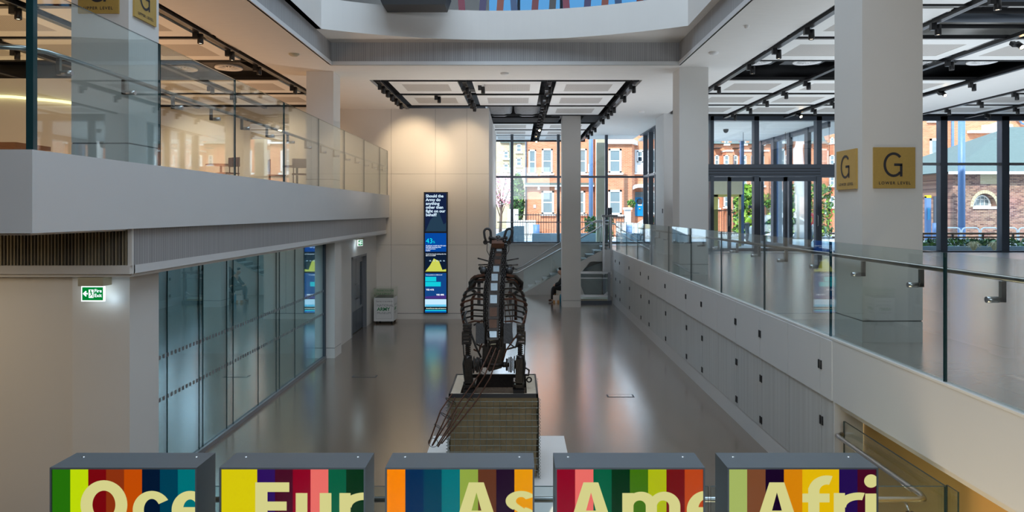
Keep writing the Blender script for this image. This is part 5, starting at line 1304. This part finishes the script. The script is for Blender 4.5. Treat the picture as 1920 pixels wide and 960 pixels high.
# brick house opposite the back window
Y = 45.0
A = thing('brick_house', (X_(1050,Y), Y, ZG), 'orange brick house with white sash windows seen through the back window', 'building')
MB().box(X_(987,Y), X_(1113,Y), Y, Y+8, ZG, 14, M['brick_r']).build('wall', A)
for a in ((998,281,326,14),(1026,279,325,20),(1027,358,401,23)): w_at(A, a[0], a[1], a[2], a[3], Y)
w_at(A, 1090, 279, 325, 20, Y); w_at(A, 1086, 358, 401, 22, Y)
MB().box(X_(984,Y), X_(1113,Y), Y-.3, Y, Z_(348.5,Y), Z_(343,Y), M['slate']).box(X_(984,Y), X_(1113,Y), Y-.32, Y-.25, Z_(350,Y), Z_(347.5,Y), M['stone']).build('string_course', A)
for p in (1010, 1042, 1075): MB().box(X_(p-2,Y), X_(p+2,Y), Y-.22, Y, Z_(356,Y), Z_(350,Y), M['stone']).build('bracket', A)
MB().box(X_(1002,Y)-.06,X_(1002,Y)+.1,Y-.05,Y,Z_(390,Y),Z_(384,Y),M['stone']).build('wall_plate', A)
MB().cyl((X_(986,Y),Y-.1,ZG),(X_(986,Y),Y-.1,9),.05,M['frame'],8).build('downpipe', A)
# bay fronted brick house with the blue door
Y = 43.0
B = thing('brick_house', (X_(1180,Y), Y, ZG), 'orange brick house with arched porch and blue door right of the slim column', 'building')
MB().box(X_(1122,Y), X_(1262,Y), Y, Y+8, ZG, 14, M['brick_r']).build('wall', B)
MB().prism([(X_(1122,Y),Y),(X_(1130,Y),Y-1.0),(X_(1180,Y),Y-1.0),(X_(1191,Y),Y)], ZG, Z_(267,Y-1), M['brick_r'], axis='z').build('bay', B)
MB().prism([(X_(1118,Y),Y),(X_(1127,Y),Y-1.2),(X_(1183,Y),Y-1.2),(X_(1196,Y),Y)], Z_(270,Y-1), Z_(262,Y-1), M['stone'], axis='z').build('cornice', B)
yb_ = Y-1.0
w_at(B, 1153, 279, 324, 24, yb_); w_at(B, 1153, 356, 402, 25, yb_); w_at(B, 1182, 281, 324, 6, yb_+.3, sill=False)
MB().box(X_(1190,Y), X_(1209,Y), Y-.05, Y+.1, Z_(323,Y), Z_(281,Y), M['stone']).build('white_panel', B)
w_at(B, 1200, 283, 304, 11, Y-.06, glassm='pane_d', sill=False); w_at(B, 1235, 279, 324, 20, Y); w_at(B, 1240, 356, 402, 22, Y)
MB().box(X_(1122,Y), X_(1262,Y), Y-.18, Y, Z_(327,Y), Z_(324,Y), M['stone']).build('string_course', B)
MB().cyl((X_(1188,Y),Y-.15,Z_(324,Y)),(X_(1188,Y),Y-.15,Z_(272,Y)),.06,M['frame'],8).build('downpipe', B)
# porch
Yp = 42.2; cx = X_(1203,Yp); R = X_(1229,Yp)-cx; zc = Z_(365,Yp)
m = MB(); vs=[];fs=[]; n_=20
pr = [(R+.22, 0),(R+.10,-.35),(R-.12,-.35),(R-.12,.8),(R+.22,.8)]
for i in range(n_+1):
    a = PI*i/n_
    for (r,dy) in pr: vs.append((cx+r*math.cos(a), Yp+dy+.35, zc+r*.62*math.sin(a)))
k_ = len(pr)
for i in range(n_):
    for j in range(k_): fs.append((i*k_+j, i*k_+(j+1)%k_, (i+1)*k_+(j+1)%k_, (i+1)*k_+j))
m.add(vs, fs, M['stone']); m.build('porch_hood', B)
MB().box(cx-R-.15, cx-R+.12, Yp, Y, Z_(390,Yp), zc, M['stone']).build('porch_pilaster', B); MB().box(cx+R-.12, cx+R+.15, Yp, Y, Z_(390,Yp), zc, M['stone']).build('porch_pilaster', B)
dd = MB().box(X_(1189,Y-.05), X_(1212,Y-.05), Y-.06, Y-.02, Z_(405,Y), Z_(370,Y), M['bluedoor']).build('front_door', B)
MB().lathe((X_(1199.5,Y-.1), Y-.10, Z_(378,Y)), [(.001,0),(.17,0),(.19,.03)], M['pane_d'], axis='y', n=24).build('oval_light', dd)
MB().lathe((X_(1199.5,Y-.1), Y-.11, Z_(391.5,Y)), [(.001,0),(.05,0),(.05,.03)], M['brass'], axis='y', n=14).box(X_(1196,Y-.1),X_(1204,Y-.1),Y-.08,Y-.06,Z_(385.5,Y),Z_(383.5,Y),M['stone']).build('door_furniture', dd)
MB().box(X_(1189,Y), X_(1212,Y), Y-.05, Y-.01, Z_(370,Y), Z_(360,Y), M['pane']).build('fanlight', B)
# distant pale brick block
Y = 62.0
Cc = thing('brick_block', (X_(950,Y), Y, ZG), 'pale yellow brick block with small white windows at the left of the back window', 'building')
MB().box(X_(860,Y), X_(990,Y), Y, Y+8, ZG, Z_(266,Y), M['brick_y']).build('wall', Cc)
MB().box(X_(938,Y), X_(990,Y), Y-.2, Y, Z_(268,Y), Z_(263,Y), M['slate']).build('gutter', Cc)
for (a,b,c,d) in ((949,283,297,9),(949,307,320,9),(949,334,351,9),(973,270,285,10),(973,296,311,10),(973,321,336,10),(949,360,375,9),(900,283,297,9),(922,283,297,9),(922,307,320,9)): w_at(Cc, a, b, c, d, Y)
MB().cyl((X_(957,Y),Y-.15,ZG),(X_(957,Y),Y-.15,Z_(268,Y)),.08,M['slate'],8).build('downpipe', Cc)
# terrace beyond the entrance, stepping back in bays
Y = 52.0
Dd = thing('brick_terrace', (X_(1420,Y), Y, ZG), 'long red brick terrace with bays and attic gables beyond the entrance doors', 'building')
MB().box(X_(1262,Y), X_(1620,Y), Y, Y+9, ZG, Z_(268,Y), M['brick_r']).build('wall', Dd)
MB().prism([(Y-.3,Z_(270,Y)),(Y+4,Z_(215,Y)),(Y+9,Z_(215,Y)),(Y+9,Z_(270,Y))], X_(1262,Y), X_(1620,Y), M['slate'], axis='x').build('roof', Dd)
for k, pc in enumerate((1362,1395,1428,1500,1560,1595)):
    MB().prism([(X_(pc-9,Y),Y),(X_(pc-6,Y),Y-.8),(X_(pc+6,Y),Y-.8),(X_(pc+9,Y),Y)], ZG, Z_(285 if k<3 else 270,Y), M['brick_r'], axis='z').build('bay', Dd)
    MB().prism([(X_(pc-10,Y),Y),(X_(pc-6.5,Y),Y-.9),(X_(pc+6.5,Y),Y-.9),(X_(pc+10,Y),Y)], Z_(286 if k<3 else 272,Y), Z_(283 if k<3 else 269,Y), M['stone'], axis='z').build('bay_cornice', Dd)
    for (a,b) in ((291,309),(330,348),(368,388)): w_at(Dd, pc, a, b, 9, Y-.8)
    MB().prism([(X_(pc-9,Y),Z_(270,Y)),(X_(pc-9,Y),Z_(262,Y)),(X_(pc,Y),Z_(246,Y)),(X_(pc+9,Y),Z_(262,Y)),(X_(pc+9,Y),Z_(270,Y))], Y-.1, Y+1.5, M['brick_r']).build('gable', Dd)
    w_at(Dd, pc, 258, 270, 7, Y-.12)
for pc in (1344,1379,1411,1450,1475,1530,1580):
    for (a,b) in ((291,309),(330,350),(372,390)): w_at(Dd, pc, a, b, 8, Y)
    MB().box(X_(pc-6,Y), X_(pc+6,Y), Y-.5, Y, Z_(279,Y), Z_(278,Y), M['black']).build('balcony', Dd)
# red brick house at the right and the hut in front
Y = 50.0
Ee = thing('brick_house', (X_(1830,Y), Y, ZG), 'tall orange brick house with blue downpipe behind the slate roofed hut', 'building')
MB().box(X_(1672,Y), X_(2300,Y), Y, Y+9, ZG, 16, M['brick_r']).build('wall', Ee)
for a in ((1755,205,227,30),(1758,260,315,30),(1758,345,380,28),(1700,260,315,26)): w_at(Ee, a[0], a[1], a[2], a[3], Y)
w_at(Ee, 1833, 265, 299, 14, Y, glassm='pane_d'); w_at(Ee, 1904, 264, 284, 7, Y, glassm='pane')
MB().cyl((X_(1783,Y),Y-.2,ZG),(X_(1783,Y),Y-.2,16),.10,M['pole'],10).build('downpipe', Ee)
MB().tube([(X_(1904,Y),Y-.2,16),(X_(1904,Y),Y-.2,Z_(222,Y)),(X_(1912,Y),Y-.2,Z_(232,Y)),(X_(1935,Y),Y-.2,Z_(237,Y))],.08,M['pole'],8).tube([(X_(1910,Y),Y-.2,16),(X_(1910,Y),Y-.2,Z_(216,Y)),(X_(1935,Y),Y-.2,Z_(230,Y))],.06,M['pole'],8).build('downpipe', Ee)
MB().box(X_(1813,Y), X_(1960,Y), Y-.4, Y, Z_(250,Y), Z_(245.5,Y), M['stone']).box(X_(1840,Y), X_(1894,Y), Y-.3, Y, Z_(245.5,Y), Z_(235,Y), M['stone']).prism([(X_(1850,Y),Z_(235,Y)),(X_(1872,Y),Z_(228,Y)),(X_(1893,Y),Z_(235,Y))], Y-.3, Y, M['stone']).box(X_(1864,Y), X_(1871,Y), Y-.3, Y, Z_(268,Y), Z_(250,Y), M['stone']).build('door_case', Ee)
Yh = 35.0
H = thing('brick_hut', (X_(1900,Yh), Yh, ZG), 'low brown brick hut with hipped slate roof and arched window', 'building')
xa, xb = X_(1787,Yh), X_(2150,Yh); ze = Z_(323,Yh)
cx, zs, Ro = X_(1846,Yh), Z_(388,Yh), X_(1868,Yh)-X_(1846,Yh)
m = MB()
# wall with an arched recess cut out: build around it
m.box(xa, cx-Ro, Yh, Yh+5, ZG, ze, M['brick_b']).box(cx+Ro, xb, Yh, Yh+5, ZG, ze, M['brick_b']).box(cx-Ro, cx+Ro, Yh, Yh+5, ZG, zs, M['brick_b']).box(cx-Ro, cx+Ro, Yh+.45, Yh+5, zs, ze, M['brick_b'])
arc = [(cx+Ro*math.cos(PI*i/16), zs+Ro*1.15*math.sin(PI*i/16)) for i in range(17)]
for i in range(16):
    (x1,z1),(x2,z2) = arc[i], arc[i+1]; m.add([(x1,Yh,z1),(x2,Yh,z2),(x2,Yh,ze),(x1,Yh,ze),(x1,Yh+.45,z1),(x2,Yh+.45,z2)],[(0,1,2,3),(0,1,5,4)],M['brick_b'])
m.build('wall', H)
m = MB(); 
for i in range(16):
    a0, a1 = PI*i/16, PI*(i+.92)/16
    m.add([(cx+r*math.cos(a), Yh-.03, zs+r*1.15*math.sin(a)) for r,a in ((Ro,a0),(Ro*1.25,a0),(Ro*1.25,a1),(Ro,a1))],[(0,1,2,3)],M['brick_y'])
m.build('arch_bricks', H)
r2 = Ro*.92; m = MB()
aw = [(cx+.12+r2*.8*math.cos(PI*i/12), zs+.05+r2*1.0*math.sin(PI*i/12)) for i in range(13)]
m.add([(x,Yh+.40,z) for x,z in aw],[tuple(range(13))],M['pane']); pn = m
wn = MB().tube([(x,Yh+.38,z) for x,z in aw]+[(aw[0][0],Yh+.38,aw[0][1])], .045, M['stone'], 6).box(cx-Ro,cx+Ro,Yh-.06,Yh+.45,zs-.10,zs+.02,M['stone'])
for dx in (-.45,-.22,0,.22): wn.box(cx+.25+dx-.012, cx+.25+dx+.012, Yh+.37, Yh+.39, zs+.02, zs+r2*(.95 if abs(dx)<.3 else .75), M['stone'])
wn.box(cx-r2*.6,cx+r2*.85,Yh+.37,Yh+.39,zs+.38,zs+.41,M['stone']); wn = wn.build('arched_window', H); pn.build('pane', wn)
MB().box(X_(1838,Yh), X_(1873,Yh), Yh-.006, Yh, Z_(345,Yh), Z_(327,Yh), M['brick_y']).build('yellow_brick_patch', H)
e0 = Z_(322,Yh-.5)
MB().add([(xa-.5,Yh-.5,e0),(xb,Yh-.5,e0),(xb,Yh+4.6,e0+2.9),(xa+6.2,Yh+4.6,e0+2.9),(xa-.5,Yh+9.5,e0),(xb,Yh+9.5,e0)],[(0,1,2,3),(0,3,4),(4,3,2,5)],M['slate']).box(xa-.5,xb,Yh-.52,Yh-.42,e0-.12,e0+.02,M['stone']).build('roof', H)
# blue pole, totems, bike racks, bench rail, planting
one(MB().cyl((X_(1803,31.5),31.5,ZG),(X_(1803,31.5),31.5,8.0),.145,M['pole'],18).cyl((X_(1803,31.5),31.5,ZG),(X_(1803,31.5),31.5,ZG+.8),.16,M['pole'],18), 'street_pole', 'thick blue grey street pole in front of the brown brick hut', 'pole')
one(MB().cyl((X_(1108,37),37,ZG),(X_(1108,37),37,11),.12,M['pole'],14).box(X_(1104,36)-.05,X_(1104,36),35.8,35.9,5.5,5.9,M['stone']), 'street_pole', 'blue street lamp pole just right of the slim free standing column', 'pole')
one(MB().box(X_(1119,32), X_(1137,32), 32, 32.4, ZG, 7.2, M['beige']), 'canopy_post', 'grey green square post outside the back window, right of the blue lamp pole', 'post')
t = thing('street_totem', (X_(1742,33),33,ZG), 'slim street map totem with yellow top by the right window', 'sign post')
MB().box(X_(1737,33), X_(1746,33), 33, 33.15, ZG, Z_(368,33), M['pole']).build('post', t); MB().box(X_(1737,33), X_(1746,33), 32.99, 33.16, Z_(371,33), Z_(366,33), M['yellow']).build('yellow_top', t)
MB().box(X_(1739,33), X_(1743.5,33), 32.985, 33.0, Z_(412,33), Z_(390,33), M['cyan']).build('map_panel', t)
one(MB().box(X_(1752,34), X_(1758,34), 34, 34.1, ZG, Z_(368,34), M['frame']).box(X_(1750,34), X_(1757,34), 33.95, 34.1, ZG, Z_(418,34), M['pole']), 'notice_post', 'dark narrow notice post right of the yellow topped totem', 'post')
one(MB().box(X_(1731,38), X_(1772,38), 38, 38.3, ZG, Z_(346,38), M['stone']), 'garden_wall', 'sunlit white wall behind the yellow topped totem', 'wall')
for k in range(8):
    xs = X_(1768,31)+k*.86+.0
    pts = [(xs,31,ZG),(xs,31,ZG+.62)]+[(xs+.17-.17*math.cos(PI/2*i/5),31,ZG+.62+.17*math.sin(PI/2*i/5)) for i in range(1,6)]+[(xs+.62+.17*math.sin(PI/2*i/5)-.0,31,ZG+.62+.17*math.cos(PI/2*i/5)) for i in range(0,6)]+[(xs+.79,31,ZG)]
    one(MB().tube(pts, .03, M['stone'], 8), 'bicycle_rack', 'white hoop bicycle rack in front of the hut, %s from the left' % ordn[k], 'bicycle rack', 'white hoop bicycle racks')
t = thing('bench_rail', (X_(1850,27),27,ZG), 'long low timber topped rail along the outside of the right window', 'rail')
MB().box(X_(1560,27), 24, 26.9, 27.2, 2.50, 2.57, M['wood']).box(X_(1560,27),24,26.95,27.0,2.36,2.42,M['wood']).build('timber_slats', t)
for k in range(9): MB().box(13.6+k*1.2,13.66+k*1.2,27.0,27.06,ZG,2.5,M['frame']).build('post', t)
def foliage(c, ext, n, s, ms, seed, shape='ell'):
    rnd = random.Random(seed); m = MB(); c = Vector(c)
    for _ in range(n):
        while True:
            p = Vector((rnd.uniform(-1,1), rnd.uniform(-1,1), rnd.uniform(-1,1)))
            if shape == 'box' or p.length < 1: break
        if shape != 'box': p = p.normalized()*(p.length**.45)
        q = c+Vector((p.x*ext[0], p.y*ext[1], p.z*ext[2]))
        a = Vector((rnd.gauss(0,1), rnd.gauss(0,1), rnd.gauss(0,1))).normalized(); b = a.orthogonal().normalized(); b = b*math.cos(rnd.random()*6)+a.cross(b)*math.sin(rnd.random()*6)
        e = a.cross(b)*s*.5*rnd.uniform(.6,1.3); b = b*s*rnd.uniform(.6,1.3)
        m.add([q-b, q+e, q+b, q-e],[(0,1,2,3)], rnd.choice(ms))
    return m
t = thing('hedge_planter', (18, 26.4, ZG), 'low green planting under the timber rail outside the right window', 'planting')
foliage((18.5,26.4,2.14), (4.9,.35,.20), 2600, .09, [M['leaf'],M['leaf3'],M['leaf3']], 3, 'box').build('foliage', t)
MB().box(13.4,24,25.6,25.75,ZG-.02,2.10,M['granite']).build('planter_edge', t)
for k, px_ in enumerate((1822, 1861)):
    m = MB(); rnd = random.Random(k+4); x = X_(px_,25.4)
    for i in range(140):
        a = rnd.random()*6.28; r = rnd.uniform(.05,.32); hgt = rnd.uniform(.2,.38)
        m.tube([(x,25.3,ZG+.02),(x+r*.5*math.cos(a),25.3+r*.4*math.sin(a),ZG+.05+hgt),(x+r*math.cos(a),25.3+r*.8*math.sin(a),ZG+.02+hgt*.75)],[.008,.006,.002],M['straw'],3,cap=False)
    one(m, 'ornamental_grass', 'straw coloured grass tuft outside the right window, %s one' % ('left' if k==0 else 'right'), 'plant', 'straw grass tufts')
# low granite walls, bollard, railings, garden walls
one(MB().prism([(X_(926,33),ZG),(X_(983,33),ZG),(X_(983,33),Z_(424,33)),(X_(965,33),Z_(424,33)),(X_(926,33),Z_(441,33))], 33, 33.6, M['granite']), 'granite_wall', 'blue grey granite wall rising to the right outside the back window', 'wall')
one(MB().box(X_(998,34), X_(1130,34), 34, 34.6, ZG, Z_(438,34), M['granite']), 'granite_wall', 'low long blue grey granite block outside, left of the slim column', 'wall')
one(MB().cyl((X_(1006,37),37,ZG),(X_(1006,37),37,Z_(421,37)),.17,M['pole'],14), 'bollard', 'short dark blue bollard behind the low granite block', 'bollard')
def railing(x0, x1, y, z0, h, label, name='iron_railing'):
    m = MB(); m.box(x0,x1,y-.02,y+.02,z0+h-.12,z0+h-.07,M['black']).box(x0,x1,y-.02,y+.02,z0+.1,z0+.15,M['black'])
    x = x0
    while x < x1: m.tube([(x,y,z0),(x,y,z0+h-.03),(x,y,z0+h+.03)],[.014,.014,.002],M['black'],4); x += .16
    one(m, name, label, 'railing', 'black spearhead railings')
railing(X_(966,42.3), X_(1110,42.3), 42.3, ZG, 1.42, 'black iron railings in front of the brick house behind the slim column')
railing(X_(1110,40.5), X_(1172,40.5), 40.5, ZG, 1.3, 'black iron railings left of the arched porch')
railing(X_(1325,44), X_(1395,44), 44, ZG, 1.7, 'black iron railings seen through the yellow framed lobby door')
one(MB().box(X_(950,44), X_(1005,44), 44, 44.3, ZG, Z_(413,44), M['stone']).box(X_(952,44), X_(972,44), 43.95, 44.3, Z_(413,44), Z_(392,44), M['stone']), 'garden_wall', 'white garden wall under the ivy at the left of the brick house', 'wall')
one(MB().box(X_(1172,41), X_(1183,41), 41, 41.4, ZG, Z_(391,41), M['stone']).box(X_(1170,41), X_(1185,41), 40.9, 41.5, Z_(393,41), Z_(389,41), M['stone']), 'gate_pier', 'white gate pier left of the blue front door', 'pier')
t = thing('potted_shrub', (X_(1183,41.5),41.5,Z_(391,41)), 'small potted shrub on the white gate pier by the porch', 'plant')
foliage((X_(1183,41.5),41.3,Z_(382,41.5)), (.24,.2,.26), 260, .07, [M['leaf'],M['leaf3']], 9).build('foliage', t); MB().lathe((X_(1183,41.5)-.08,41.3,Z_(391,41)),[(.001,0),(.10,0),(.14,.2),(.001,.2)],M['tan'],n=14).build('pot', t)
# trees
t = thing('magnolia_tree', (X_(938,50),50,ZG), 'pink blossoming tree at the left edge of the back window', 'tree')
m = MB(); rnd = random.Random(5); x0 = X_(938,50)
m.tube([(x0,50,ZG),(x0+.05,50,3.2),(x0+.1,50,4.2)],[.12,.09,.06],M['bark'],8); tips=[]
for i in range(16):
    a = rnd.random()*6.28; e = Vector((x0+math.cos(a)*rnd.uniform(.5,1.5),50+math.sin(a)*rnd.uniform(.3,1.0),rnd.uniform(3.8,6.2))); s0 = Vector((x0+.05,50,rnd.uniform(2.8,4.2)))
    m.tube([s0,(s0+e)/2+Vector((0,0,.3)),e],[.04,.025,.01],M['bark'],5); tips.append(e)
m.build('branches', t)
foliage((x0+.1,50,5.0),(1.4,.9,1.3),1500,.085,[M['pink'],M['pink'],M['stone']],11).build('blossom', t)
t = thing('ivy_tree', (X_(971,45.2),45.2,ZG), 'dense dark green ivy covered tree left of the brick house', 'tree')
foliage((X_(971,45.2),45.2,4.2),(.42,.4,1.75),1900,.12,[M['leaf3'],M['leaf3'],M['leaf']],12).build('foliage', t); MB().cyl((X_(971,45.2),45.2,ZG),(X_(971,45.2),45.2,4),.14,M['bark'],8).build('trunk', t)
t = thing('clipped_hedge', (X_(1440,42),42,ZG), 'bright green hedge beyond the entrance doors', 'hedge')
foliage((X_(1450,42),42,ZG+1.4),(2.35,.5,1.15),3900,.17,[M['leaf2'],M['leaf'],M['leaf2'],M['leaf3']],13,'box').build('foliage', t)
foliage((X_(1396,42),42,ZG+2.7),(.7,.4,.5),500,.17,[M['leaf2'],M['leaf']],14).build('foliage_top', t)
one(foliage((X_(1122,35.2)+.0,35.2,ZG+.65),(.7,.25,.6),900,.11,[M['leaf3'],M['leaf']],15,'box'), 'box_shrub', 'dark green shrub outside behind the stair head', 'shrub')
t = thing('plane_tree', (X_(1502,40),40,ZG), 'mottled pale tree trunk seen through the side screen of the lobby', 'tree')
m = MB().tube([(X_(1502,40),40,ZG),(X_(1500,40),40,4.5),(X_(1496,40),40,7),(X_(1508,40),40,10)],[.38,.33,.28,.2],M['paving'],12)
m.tube([(X_(1498,40),40,6.5),(X_(1480,40),40,8.5),(X_(1470,40),40,10)],[.16,.1,.06],M['bark'],8).tube([(X_(1500,40),40,6),(X_(1520,40),40,8.2),(X_(1540,40),40,9.6)],[.14,.1,.05],M['bark'],8).build('trunk', t)
foliage((X_(1515,40),40.3,ZG+1.6),(1.5,.4,1.5),1500,.15,[M['leaf2'],M['leaf'],M['leaf3']],16,'box').build('understorey', t)
# information sign outside
t = thing('information_sign', (X_(1425,32),32,ZG), 'dark free standing sign with green edge outside the entrance', 'sign')
MB().box(X_(1404,32), X_(1436,32), 32, 32.08, Z_(390,32), Z_(385,32), M['frame']).box(X_(1426,32), X_(1435,32), 32, 32.08, ZG, Z_(390,32), M['frame']).build('panel', t)
MB().box(X_(1436,32), X_(1438.5,32), 31.99, 32.09, ZG, Z_(385,32), M['green']).build('green_edge', t)
one(MB().lathe((X_(1411,33.6),33.6,ZG),[(.001,0),(.30,0),(.26,.75),(.24,.78),(.001,.80)],M['stone'],n=18), 'litter_bin', 'pale bin the bending worker leans over', 'bin')
# car
cx0, cy0 = X_(1163,36), 36.0
t = thing('car', (cx0+2.2, cy0+.9, ZG-.14), 'white hatchback car passing in front of the blue door', 'car')
zb = ZG-.14; L_ = 4.4
prof = [(0,.35),(.05,.72),(.55,.92),(1.15,1.02),(1.75,1.42),(2.4,1.52),(3.4,1.48),(4.05,1.15),(4.35,.95),(4.4,.40),(4.1,.25),(.3,.25)]
n_=len(prof); vs=[]; fs=[]
secs = [(0,.86),(.10,1),(1.65,1),(1.75,.86)]
for (dy,sc) in secs: vs += [(cx0+x*(1)+.0, cy0+dy, zb+.25+(z-.25)*(sc if z>.8 else 1)) for x,z in prof]
for j in range(3):
    for i in range(n_): fs.append((j*n_+i, j*n_+(i+1)%n_, (j+1)*n_+(i+1)%n_, (j+1)*n_+i))
fs += [tuple(range(n_))[::-1], tuple(3*n_+i for i in range(n_))]
bd = MB().add(vs, fs, M['carwhite'], False).build('body', t, bevel=.04)
MB().prism([(cx0+1.30,zb+.98),(cx0+1.85,zb+1.32),(cx0+2.35,zb+1.36),(cx0+2.35,zb+.98)], cy0-.012, cy0-.002, M['pane_d']).build('side_window', t)
MB().prism([(cx0+2.45,zb+.98),(cx0+2.45,zb+1.36),(cx0+3.3,zb+1.33),(cx0+3.75,zb+1.0)], cy0-.012, cy0-.002, M['pane_d']).build('side_window', t)
for dx in (.82, 3.55):
    wh = MB().lathe((cx0+dx, cy0+.02, zb+.31), [(.001,-.06),(.30,-.06),(.31,0),(.31,.16),(.001,.16)], M['tyre'], axis='y', n=24).build('wheel', t)
    MB().lathe((cx0+dx, cy0-.045, zb+.31), [(.001,0),(.18,0),(.19,.01)], M['steel'], axis='y', n=18).build('wheel_hub', wh)
MB().box(cx0+4.28,cx0+4.41,cy0+.1,cy0+.4,zb+.78,zb+.9,M['redcloth']).build('tail_light', t)
MB().box(cx0+.0,cx0+.12,cy0+.05,cy0+.4,zb+.62,zb+.75,M['steel']).build('head_light', t)
